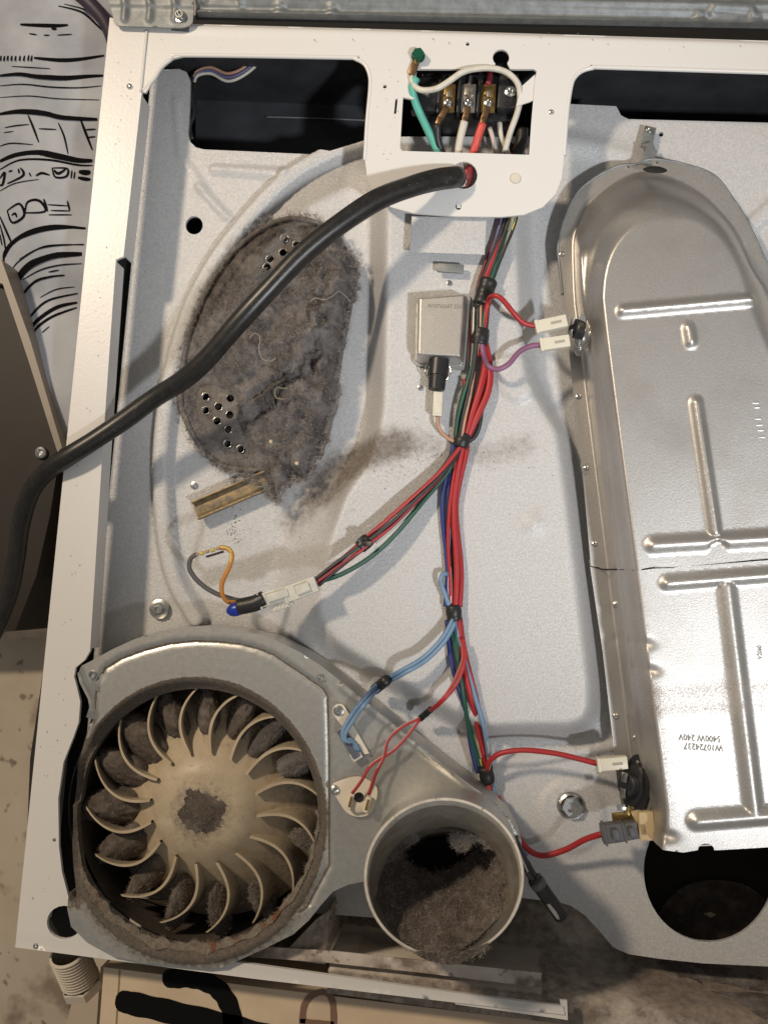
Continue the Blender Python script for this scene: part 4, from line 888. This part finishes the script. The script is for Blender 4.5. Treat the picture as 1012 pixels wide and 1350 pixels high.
# the cord's own conductors
def wire(name, pts, r, c, parent, stripe=None, seg=8, res=2.2, tw=.15, world=False):
    p = pts if world else pxpath(pts)
    return tube(name,p,r*mm,WR[c],parent,seg,res,WR[stripe] if stripe else None,tw)
wire('conductor',[(549,103,2),(543,118,0),(550,142,-6),(563,170,-12),(577,200,-18),(590,228,-14),(602,236,-4)],3.0,'aqua',cord)
wire('conductor',[(612,160,-8),(607,180,-11),(604,200,-14),(606,222,-10),(610,240,-2)],2.9,'white',cord)
wire('conductor',[(636,163,-8),(630,180,-10),(624,200,-13),(618,225,-9),(603,244,-3)],3.0,'coral',cord)
wire('conductor',[(576,164,-9),(577,185,-14),(584,205,-18),(600,235,-10)],2.6,'black',cord)
wire('conductor',[(602,216,-6),(606,230,-4),(610,246,-3)],2.2,'nylon_' if 0 else 'white',cord); wire('conductor',[(622,214,-8),(618,232,-6),(614,250,-6)],2.6,'maroon',cord)
# ------------------------------------------------------------------ wiring harness
har = empty('wiring_harness',Vector(onp(600,640,2))); tag(har,'bundled red, green, blue and black wiring harness running down the panel from the terminal plate','wiring harness')
def bundle(path, wires, twist=6., parent=har, res=2.5, onpanel=True):
    """path: px,py,lift ; wires: colour, stripe, radius mm, angle deg, offset mm"""
    c = np.array([onp(*q) if onpanel else at(*q) for q in path]); p = spline(c,res*mm); t,N,B = frames(p); s = np.r_[0,np.cumsum(np.linalg.norm(np.diff(p,axis=0),axis=1))]
    for k,(col,st,r,a,off) in enumerate(wires):
        L = s/s[-1]; wob = RNG.uniform(0,6.28); bul = 1+.45*np.sin(L*math.pi*2+wob)*np.sin(L*math.pi)
        al = np.radians(a)+twist*s/.1*.35+.5*np.sin(s/.03+wob)*.4
        q = p+(np.cos(al)*N.T+np.sin(al)*B.T).T*(off*mm*bul)[:,None]
        v,f = tube_data(q+np.cumsum(RNG.normal(0,.00006,q.shape),0)*np.sin(np.linspace(0,math.pi,len(q)))[:,None],r*.88*mm,8); me = mesh('wire',v,f); me.materials.append(WR[col])
        if st:
            me.materials.append(WR[st]); n = len(q); idx = [0]*len(f)
            for i in range(n-1): idx[i*8+int(i*.12+k)%8] = 1
            me.polygons.foreach_set('material_index',idx)
        link('wire',me,parent,[WR[col]])
def tape(p, q, lift, r, parent=har, m='tape', n=14):
    a = np.array(onp(p[0],p[1],lift)); b = np.array(onp(q[0],q[1],lift)); L = b-a
    pts = [a+L*k/6 for k in range(7)]; pr = spline(pts,1*mm)
    rr = r*mm*(1+.035*np.sin(np.arange(len(pr))*.9+a[0]*900)); rr[0]*=.93; rr[-1]*=.93
    v,f = tube_data(pr,rr,n); return link('tape_wrap',mesh('tape_wrap',v,f),parent,M[m])
bundle([(676,196,4),(672,240,4),(668,288,5),(655,330,6),(640,376,6),(634,420,6),(632,450,6)],[('red',None,1.9,350,2.6),('dpurple','pale',1.8,50,3.6),('red','pale',1.5,100,4.2),('black',None,1.7,20,4.0),('green','yellow',1.5,285,4.0),('black','yellow',1.5,270,5.2),('black',None,1.6,310,3.4),('maroon',None,1.6,85,5.2)],1.4)
tape((644,369),(634,402),6,6.6); tape((634,434),(631,455),6,6.4); tape((632,402),(632,408),6,5.4)
bundle([(633,405,6),(632,432,6),(628,470,7),(620,520,7),(612,560,6),(609,584,6)],[('green','pale',1.9,60,4.6),('green','yellow',1.8,95,5.0),('black',None,1.9,10,4.2),('red','black',1.4,110,6.4),('maroon',None,1.6,130,5),('tan',None,1.2,350,4.4),('green',None,1.5,75,2.4)],1.2)
wire('wire',[tuple(onp(*q)) for q in ((637,448,4),(639,480,6),(633,510,8),(622,545,8),(611,580,7))],2.6,'red',har,world=True)
wire('wire',[tuple(onp(*q)) for q in ((639,452,4),(645,485,5),(643,515,6),(629,548,7),(614,580,6))],2.6,'red',har,world=True)
wire('wire',[tuple(onp(*q)) for q in ((634,500,4),(634,545,5),(628,572,4),(617,582,5))],1.6,'black',har,'pale',world=True)
wire('wire',[tuple(onp(*q)) for q in ((612,500,6),(616,535,7),(612,560,7),(607,585,6))],1.7,'red',har,world=True)
tape((611,572),(606,590),6,5.8)
bundle([(607,586,5),(601,620,5),(596,660,5),(595,710,5),(597,760,5),(597,800,5)],[('red',None,2.5,310,2.4),('red',None,2.4,265,4.6),('red','pale',1.5,60,2.0),('blue',None,1.8,88,5.4),('blue','pale',1.5,100,3.4),('black',None,1.5,180,3.)],0)
wire('wire',[tuple(onp(*q)) for q in ((594,690,3),(590,735,4),(592,790,5),(596,812,5))],1.6,'lblue',har,world=True)
wire('wire',[tuple(onp(*q)) for q in ((590,757,6),(583,757,8),(581,768,9),(587,785,8),(593,802,6))],1.7,'lblue',har,world=True)
tape((597,798),(599,818),5,5.6)
bundle([(599,816,5),(604,850,5),(613,910,6),(626,965,8),(639,1015,8)],[('red',None,2.4,300,2.6),('red','pale',1.6,260,4.6),('green','yellow',1.5,50,2.0),('blue',None,1.9,88,5.6),('green',None,1.7,75,3.6)],0)
wire('wire',[tuple(onp(*q)) for q in ((600,815,6),(607,850,6),(625,915,6),(638,960,7),(645,1005,8))],1.7,'lblue',har,'pale',world=True)
tape((639,1010),(643,1031),8,5.4)
bundle([(642,1028,8),(652,1062,10),(672,1100,12),(690,1130,10)],[('red',None,2.2,0,2.0),('blue',None,1.7,90,3.4),('lblue',None,1.5,270,3),('black',None,1.8,120,2.5)],.3)
bundle([(676,1105,8),(695,1145,3),(712,1172,0)],[('black','pale',1.8,0,1.6),('black',None,2.0,120,1.8),('black',None,1.7,240,1.8)],2,onpanel=False)
wire('drain_sleeve',[(704,1158,2),(718,1178,-2),(731,1196,-8),(739,1208,-12)],5.0,'black',har,seg=12)
wire('sleeve_band',[(706,1161,2.4),(711,1168,1)],5.5,'grey',har,seg=12); wire('wire',[(722,1190,-1),(731,1203,-5),(737,1211,-9)],1.8,'white',har)
# the branch to the loose connector
bundle([(607,588,6),(585,618,9),(550,655,12),(515,690,14),(482,716,16),(445,745,18),(417,768,20)],[('red',None,1.8,0,2.4),('black',None,1.7,120,2.4),('red','black',1.4,200,2.2),('black',None,1.4,280,2.4)],5.5)
wire('wire',[tuple(onp(*q)) for q in ((605,590,8),(590,622,7),(560,658,9),(525,700,12),(490,733,14),(450,757,17),(415,768,19))],1.7,'green',har,world=True)
wire('wire',[tuple(onp(*q)) for q in ((600,600,5),(575,640,6),(530,685,10),(495,715,13))],1.4,'pale',har,world=True)
tape((487,710),(474,722),15,5.0)
for i in range(4): # ragged ends of the tape
    a = np.array(onp(480+i*3-4,714+i*2-3,19+i)); put('tape_end',rbox(.005,.0035,.0006,.0002),mtx(a,(random.uniform(-1,1),random.uniform(-1,1),random.uniform(-.5,.5)),(random.uniform(-.6,.6),random.uniform(-.6,.6),1)),M['tape'],har)
def conn(name, p, q, h0, h1, wd, hg, m, parent, lip=True, key=.4):
    m_,l_ = seg_frame(p,q,h0,h1); parts = [rbox(l_,wd,hg,.0007)]
    if lip: parts += [moved(rbox(l_*key,wd*.55,hg*.35,.0004),Matrix.Translation((l_*.1,0,hg*.6))),moved(rbox(.0014,wd*1.18,hg*1.15,.0004),Matrix.Translation((-l_*.5+.002,0,0)))]
    o = put(name,join(*parts),m_,M[m],parent)
    if not lip:
        put('connector_slot',rbox(l_*.34,wd*.22,.0004,.0001),m_@Matrix.Translation((l_*.16,0,hg*.5)),SLT,o); put('connector_collar',rbox(.0022,wd*1.10,hg*1.10,.0004),m_@Matrix.Translation((-l_*.44,0,0)),M[m],o)
    return o
SLT = mat('slot_shadow_nylon',(.36,.33,.26),.6)
hc = 8
conn('connector',(374,786),(418,769),hc,hc,.011,.008,'nylonc',har); conn('connector',(340,794),(386,779),hc,hc-1,.0095,.0075,'nylonc',har,key=.6)
for i in range(5):
    m_,l_ = seg_frame((362+i*5,801-i*1.6),(365+i*5,805-i*1.6),hc); put('connector_key',rbox(.0022,.004,.005,.0004),m_,M['nylonc'],har)
v,f = tube_data(spline(pxpath([(314,800,hc),(325,798,hc),(337,795,hc),(349,789,hc)]),mm),np.linspace(.0048,.0066,18)[:len(spline(pxpath([(314,800,hc),(325,798,hc),(337,795,hc),(349,789,hc)]),mm))] if len(spline(pxpath([(314,800,hc),(325,798,hc),(337,795,hc),(349,789,hc)]),mm))==18 else .0058,16)
link('tape_wrap',mesh('tape_wrap',v,f),har,M['tape'])
bm = bmesh.new(); bmesh.ops.create_uvsphere(bm,u_segments=20,v_segments=12,radius=1)
vf = ([tuple(v.co) for v in bm.verts],[tuple(v.index for v in f.verts) for f in bm.faces]); bm.free()
put('blue_cap',vf,mtx(V(312,803,hc),V(326,799,0)-V(312,803,0))@Matrix.Diagonal((.0075,.0050,.0048,1)),mat('blue_varistor',(.012,.035,.30),.3,bump=.1),har)
wire('wire',[(330,793,0),(308,790,2),(282,781,6),(262,767,10),(250,750,14),(252,736,16),(259,731,17)],1.7,'grey',har)
wire('wire',[(312,794,2),(300,793,5),(293,783,9),(293,768,12),(302,748,15),(306,732,16),(300,723,16),(290,722,16)],1.7,'orange',har,'yellow',tw=.3)
for i in range(5): wire('splice_sleeve',[(257+i*7,732-i*2.1,17),(262+i*7,730.6-i*2.1,17)],1.5 if i%2 else 1.15,'yellow' if i%2 else 'tan',har)
m_,l_ = seg_frame((272,734),(295,727),15.5); put('splice_clip',rbox(l_,.0016,.002,.0003),m_,M['blackp'],har)
# branches to sensors, thermostats and the can
def wp(pts): return [tuple(onp(*q)) if len(q)==3 else at(*q[:3]) for q in pts]
bl = [(598,818,9),(585,842,12),(560,868,14),(530,886,16),(502,902,18)]
for o_ in (-1.6,1.8): wire('wire',[tuple(np.array(onp(x+o_,y+o_*1.2,l))) for x,y,l in bl]+[tuple(at(482+o_*1.2,922+o_*1.2,12)),tuple(at(466+o_*1.5,943+o_,13)),tuple(at(453+o_,966+o_,14)),tuple(at(456+o_,978,14)),tuple(at(464+o_,976+o_,12)),tuple(at(472+o_,990,10))],1.5,'lblue',har,'dpurple' if o_<0 else None,world=True)
tape((510,896),(494,909),17,3.9)
for o_ in (-1.3,1.5): wire('wire',[tuple(onp(608+o_,842,9)),tuple(onp(612+o_,865,11)),tuple(onp(600+o_*2,900,13)),tuple(onp(580+o_,926,14)),tuple(onp(560+o_,942,16))],1.15,'red',har,'pale',world=True,tw=.05)
tape((568,935),(553,948),16,2.4)
wire('wire',[(553,947,12),(530,958,14),(512,975,15),(505,1000,16),(495,1020,17),(486,1048,18)],1.1,'red',har,'pale',tw=.05)
wire('wire',[(553,948,12),(540,966,14),(520,988,15),(490,1008,16),(476,1030,17),(464,1046,18)],1.1,'red',har,'pale',tw=.05)
wire('wire',[tuple(onp(632,470,7)),tuple(onp(638,430,9)),tuple(onp(643,398,12)),at(650,390,10),at(661,394,12),at(676,412,10),at(690,426,6),at(708,430,4)],1.9,'red',har,world=True)
wire('wire',[tuple(onp(634,450,9)),tuple(onp(637,468,10)),at(643,482,2),at(655,487,4),at(670,480,4),at(684,464,2),at(700,456,0),at(714,455,0)],1.9,'purple',har,world=True)
conn('connector',(705,432),(746,424),5,3,.0085,.0075,'nylon',har,lip=False); conn('connector',(711,456),(750,450),0,0,.0085,.0075,'nylon',har,lip=False)
wire('wire',[at(577,549,-6),at(577,560,-6),at(582,570,-8),at(592,579,-8),at(604,583,-8)],1.4,'tan',har,world=True)
wire('wire',[at(642,1015,-30),at(646,1003,-24),at(660,993,-20),at(690,989,-18),at(730,993,-16),at(765,1001,-14),at(788,1007,-12)],1.9,'red',har,'pale',world=True,tw=.03)
conn('connector',(786,1007),(826,1005),-12,-8,.0085,.0085,'nylon',har,lip=False)
wire('wire',[at(655,1050,-32),at(675,1090,-32),at(694,1118,-30),at(715,1128,-28),at(745,1120,-22),at(770,1107,-14),at(794,1099,-6)],2.1,'red',har,world=True)
conn('connector',(792,1099),(820,1095),-4,-4,.0125,.011,'greyp',har,key=.3); conn('connector',(817,1096),(838,1092),-4,-4,.0115,.0115,'greyp',har,key=.3)
# white wires looping round the terminal block and the harness tail behind it
tw_ = empty('neutral_wire',V(610,100,4)); tag(tw_,'white wires looping from the green ground screw over the terminal block','wire')
wire('wire',[(542,101,1.5),(545,112,2),(556,119,4),(575,117,5),(592,107,6),(608,96,6),(625,91,5),(648,90,4),(668,96,2),(682,110,0),(685,130,-4),(681,150,-9),(672,175,-15),(665,200,-22)],2.2,'white',tw_)
wire('wire',[(658,160,-22),(660,178,-22),(667,196,-24),(674,215,-26)],2.0,'white',tw_); wire('wire',[(645,168,-26),(650,185,-27),(654,205,-28)],1.8,'pale',tw_)
wire('wire',[(646,90,-22),(645,100,-16),(643,112,-12)],2.4,'maroon',tw_); wire('wire',[(640,80,-30),(632,98,-22),(636,110,-16)],1.8,'black',tw_)
wire('wire',[(688,170,-30),(686,190,-30),(676,215,-32)],4.5,'black',tw_)
# wires inside the left window
iw = empty('inner_wires',V(300,95,-60)); tag(iw,'thin violet, white and tan wires inside the upper left opening','wire')
for k,c in enumerate(('white','dpurple','tan')): wire('wire',[(256,112-k*5,-62),(260,100-k*3,-62),(278,97-k*4,-62),(300,107-k*5,-62),(322,99-k*5,-62),(345,80-k*5,-62),(360,66,-62)],1.3,c,iw)
wire('wire',[(257,110,-52),(254,130,-50),(256,150,-50),(250,168,-50),(254,184,-50)],1.8,'black',iw)
# ------------------------------------------------------------------ surroundings left of and below the dryer
bag = [(-60,-60),(150,-60),(156,30),(150,130),(130,500),(118,600),(70,610),(-60,600)]
def hbag(X,Y): return -70+5*np.sin(Y/.020+2.5*np.sin(X/.06))+8*fbm(X,Y,.08,3,121)-10*sst((at(120,0,-70)[0]-.00-X)/.10)
bagm = mat('grey_white_plastic',(.40,.43,.48),.6,col2=(.28,.30,.345),nscale=16,bump=.15,bscale=60)
lp = V(40,300,-70); sh = sheet('plastic_sheet',bag,[],hbag,5,2,bagm,None,h=-70); tag(sh,'pale plastic packaging sheet printed with black contour lines hanging left of the dryer','plastic sheet')
pm = mat('black_print',(.006,.006,.007),.9,spec=.05)
def bagp(x,y):
    h = -70.
    for _ in range(5): p = at(x,y,h); h = float(hbag(np.array([p[0]]),np.array([p[1]]))[0])+.5
    return at(x,y,h)
def ribbon(pts, wd, sc, oy=0):
    q = smooth_loop([(x/sc,y/sc+oy) for x,y in pts],6,False); p = np.array([bagp(*k) for k in q]); n = len(p)
    t = np.gradient(p,axis=0); s = np.column_stack([-t[:,1],t[:,0],0*t[:,0]]); s /= np.linalg.norm(s,axis=1)[:,None]+1e-9
    ww = wd/sc*1.25*mm/2*(.35+.65*np.sin(np.linspace(.15,math.pi-.15,n)))[:,None]
    return [tuple(k) for k in np.stack([p-s*ww,p+s*ww],1).reshape(-1,3)],[(2*i,2*i+1,2*i+3,2*i+2) for i in range(n-1)]
R1 = [([(105,125),(200,130),(290,132),(350,128)],11),([(265,146),(280,149),(292,147)],7),([(150,172),(190,178)],4),([(225,180),(255,181)],4),([(295,180),(370,176)],4),([(175,296),(300,308),(400,305),(535,285)],11),([(0,388),(100,380),(200,392),(330,400),(450,392),(530,388)],13),
 ([(0,585),(100,572),(230,580),(330,603),(500,612)],15),([(145,590),(170,650),(200,730)],6),([(25,655),(80,645),(150,638)],4),([(20,680),(70,674)],3),([(415,615),(440,680),(475,770)],7),([(440,665),(492,662)],4),([(450,705),(490,700)],4),
 ([(0,828),(80,797),(200,785),(300,802),(400,822),(475,824)],17),([(0,870),(100,822),(250,820),(400,846),(475,848)],6),([(0,915),(25,885),(15,945),(-5,948)],7),([(38,942),(110,908),(122,885),(105,860)],7),([(45,880),(65,875)],5),([(95,865),(100,890)],5),
 ([(150,885),(160,905)],4),([(185,902),(215,888),(255,898)],7),([(268,862),(345,865),(340,905),(285,908),(268,862)],6),([(278,872),(300,890),(338,868)],8),([(370,875),(365,915)],4),([(385,880),(380,918)],4),([(405,880),(440,885),(465,882)],14),([(400,910),(435,918),(465,920)],10),
 ([(0,980),(80,940),(200,920)],3),([(38,1080),(100,1045),(125,1105),(65,1142),(38,1080)],7),([(60,1105),(78,1095),(88,1115)],6),([(130,1090),(140,1040),(180,1025),(215,1040),(230,1085),(130,1092)],7),([(225,1020),(245,1085)],6),([(245,1050),(350,1056)],4),([(260,1080),(360,1082)],4),([(346,1030),(358,1080)],5),([(250,1102),(370,1102)],4),
 ([(0,1110),(40,1200),(62,1250)],6),([(20,1325),(62,1250),(150,1192),(280,1162),(440,1172)],12),([(100,1330),(220,1270),(430,1252)],4)]
R1 += [([(0,1150),(22,1230),(30,1290)],5),([(0,1200),(12,1260)],4),([(60,340),(150,345),(260,352)],3),([(0,440),(120,432),(260,446),(400,450),(520,440)],4),([(0,500),(150,492),(300,506),(510,512)],3),([(300,30),(420,62),(500,130),(545,175)],6),([(330,20),(450,55),(530,120)],4),([(300,630),(330,700),(350,790)],5),([(200,660),(290,664)],4),([(0,750),(60,735),(170,742)],4)]
R2 = [([(20,170),(25,120),(80,60),(200,15),(330,0),(420,2)],9),([(50,230),(90,170),(200,100),(300,85),(415,85)],4),([(70,310),(85,260),(150,185),(260,140),(405,130)],19),([(110,260),(200,210),(300,185),(405,178)],4),([(95,400),(110,340),(170,270),(240,245),(320,235)],7),([(240,220),(292,210)],4),([(135,490),(160,430),(240,360),(385,325)],6),([(200,345),(280,305),(370,293)],3),([(145,530),(180,465),(280,395),(382,370)],10),([(150,570),(180,500),(260,440),(380,395)],7),([(208,520),(245,488)],3)]
vf = join(*[ribbon(a,b,3.892) for a,b in R1],*[ribbon(a,b,3.75,300) for a,b in R2],*[ribbon([(x,297+j),(x+9,297+j)],17,3.892) for x,j in ((0,0),(18,1),(36,-1),(56,0),(76,1),(98,0),(120,1),(142,0),(158,2))])
link('printed_lines',mesh('printed_lines',*vf),sh,pm)
tag(tube('dark_strap',pxpath([(90,-20,-50),(118,4,-52),(140,30,-56),(152,60,-62)]),.006,mat('dark_violet_strap',(.035,.025,.045),.5),None,10),'dark violet strap at the top left behind the cabinet corner','strap')
# neighbouring appliance panel
wm = mat('brown_grey_side',(.026,.021,.017),.5,.0,spec=.25,col2=(.02,.016,.013),nscale=12,bump=.1,bscale=200)
AP = [(-90,350),(4,372),(40,478),(74,585),(76,618),(66,680),(48,760),(20,832),(-90,838)]
apx = link('appliance_side',mesh('appliance_side',*prism(AP,-56,560)),None,wm,False); tag(apx,'brown grey metal side of a neighbouring appliance left of the power cord','appliance')
put('edge_strip',prism([(-90,318),(2,342),(40,448),(82,590),(76,596),(40,482),(4,374),(-90,352)],-48,60),Matrix.Identity(4),mat('pale_edge_strip',(.24,.205,.165),.45),apx,False)
screw(55,597,-55,.0052,apx,'pan')
bk = link('plinth',mesh('plinth',*prism([(-90,800),(60,780),(130,775),(130,838),(60,840),(-90,845)],-520,60)),None,mat('dark_plinth',(.085,.07,.06),.6,col2=(.13,.11,.09),nscale=60),False); tag(bk,'dark plinth on the floor behind the drooping cord','plinth')
ds = tube('cable',pxpath([(-30,845,-330),(18,812,-330),(42,785,-330),(80,757,-335),(130,720,-340)]),.009,M['cordm'],None,12); tag(ds,'second black cable in the shade left of the white rail','cable')
# corrugated hose
hz = []; n = 11
for k in range(n): 
    z = k/n*.028; hz += [(.0122,z),(.0142,z+.0008),(.0142,z+.0016),(.0122,z+.0024)]
a,b = V(90,1255,-75),V(112,1306,-95); ax = (b-a).normalized(); Lh = (b-a).length; sc = Lh/.028
hose = put('drain_hose',lathe([(r*1.05,z*sc*.72) for r,z in hz],28),mtx(a,(1,0,0),ax),mat('white_ribbed_hose',(.60,.54,.45),.5,bump=.1),None,sharp=50); tag(hose,'white ribbed hose end poking out under the bottom left corner','hose')
put('hex_nut',lathe([(.0155,.0),(.0165,.001),(.0165,.008),(.0145,.010),(.009,.010),(.009,.004),(.001,.004)],6),mtx(a+ax*Lh*.74,(1,0,0),ax),mat('hose_nut',(.60,.54,.45),.45),hose,sharp=20)
# cardboard box with hand lettering
hb_ = -30
box = link('cardboard_box',mesh('cardboard_box',*prism([(137,1275),(330,1300),(742,1350),(742,1362),(1080,1400),(1080,1480),(122,1480)],hb_,570)),None,mat('pale_cardboard',(.66,.53,.38),.75,col2=(.58,.46,.33),nscale=30,bump=.2,bscale=300),False)
tag(box,'pale cardboard box with thick black hand lettering below the dryer','cardboard box')
bf = link('cardboard_box',mesh('cardboard_box',*prism([(95,1320),(133,1275),(118,1480),(60,1480)],hb_-120,450)),None,mat('pale_cardboard_side',(.46,.39,.31),.75,bump=.2,bscale=300),False); tag(bf,'plain cardboard box edge beside the lettered box below the hose','cardboard box')
flat('box_seam',[(157,1279),(159,1279),(150,1420),(148,1420)],hb_+.3,.3,mat('tan_seam',(.25,.19,.12),.8),box)
def stroke(pts, wd, m, cap=True):
    q = np.array([at(x,y,hb_+.4) for x,y in smooth_loop(pts,8,False)]); n = len(q); t = np.gradient(q,axis=0); t /= np.linalg.norm(t,axis=1)[:,None]; s = np.column_stack([-t[:,1],t[:,0],0*t[:,0]])
    r = wd*.66*mm/2; ex = [q[0]-t[0]*r*k for k in (.95,.8,.5)]; wr = [.3,.6,.87]
    P = np.array(ex+list(q)); Sd = np.array([s[0]]*3+list(s)); W = np.array(wr+[1]*n)*r*(1+.05*np.sin(np.arange(n+3)*1.3))
    return [tuple(k) for k in np.stack([P-Sd*W[:,None],P+Sd*W[:,None]],1).reshape(-1,3)],[(2*i,2*i+1,2*i+3,2*i+2) for i in range(n+2)]
ml = mat('marker_black',(.008,.008,.008),.9,spec=.05); mb = mat('faded_marker',(.20,.12,.08),.7)
link('lettering',mesh('lettering',*join(stroke([(166,1321),(220,1333),(300,1352),(360,1368)],25,ml),stroke([(226,1290),(255,1290),(285,1302),(303,1328),(308,1360)],21,ml))),box,ml,False)
link('lettering',mesh('lettering',*join(stroke([(398,1352),(401,1326),(412,1312),(428,1308),(438,1320),(440,1352)],7,mb),stroke([(398,1346),(420,1348),(440,1350)],5,mb))),box,mb,False)
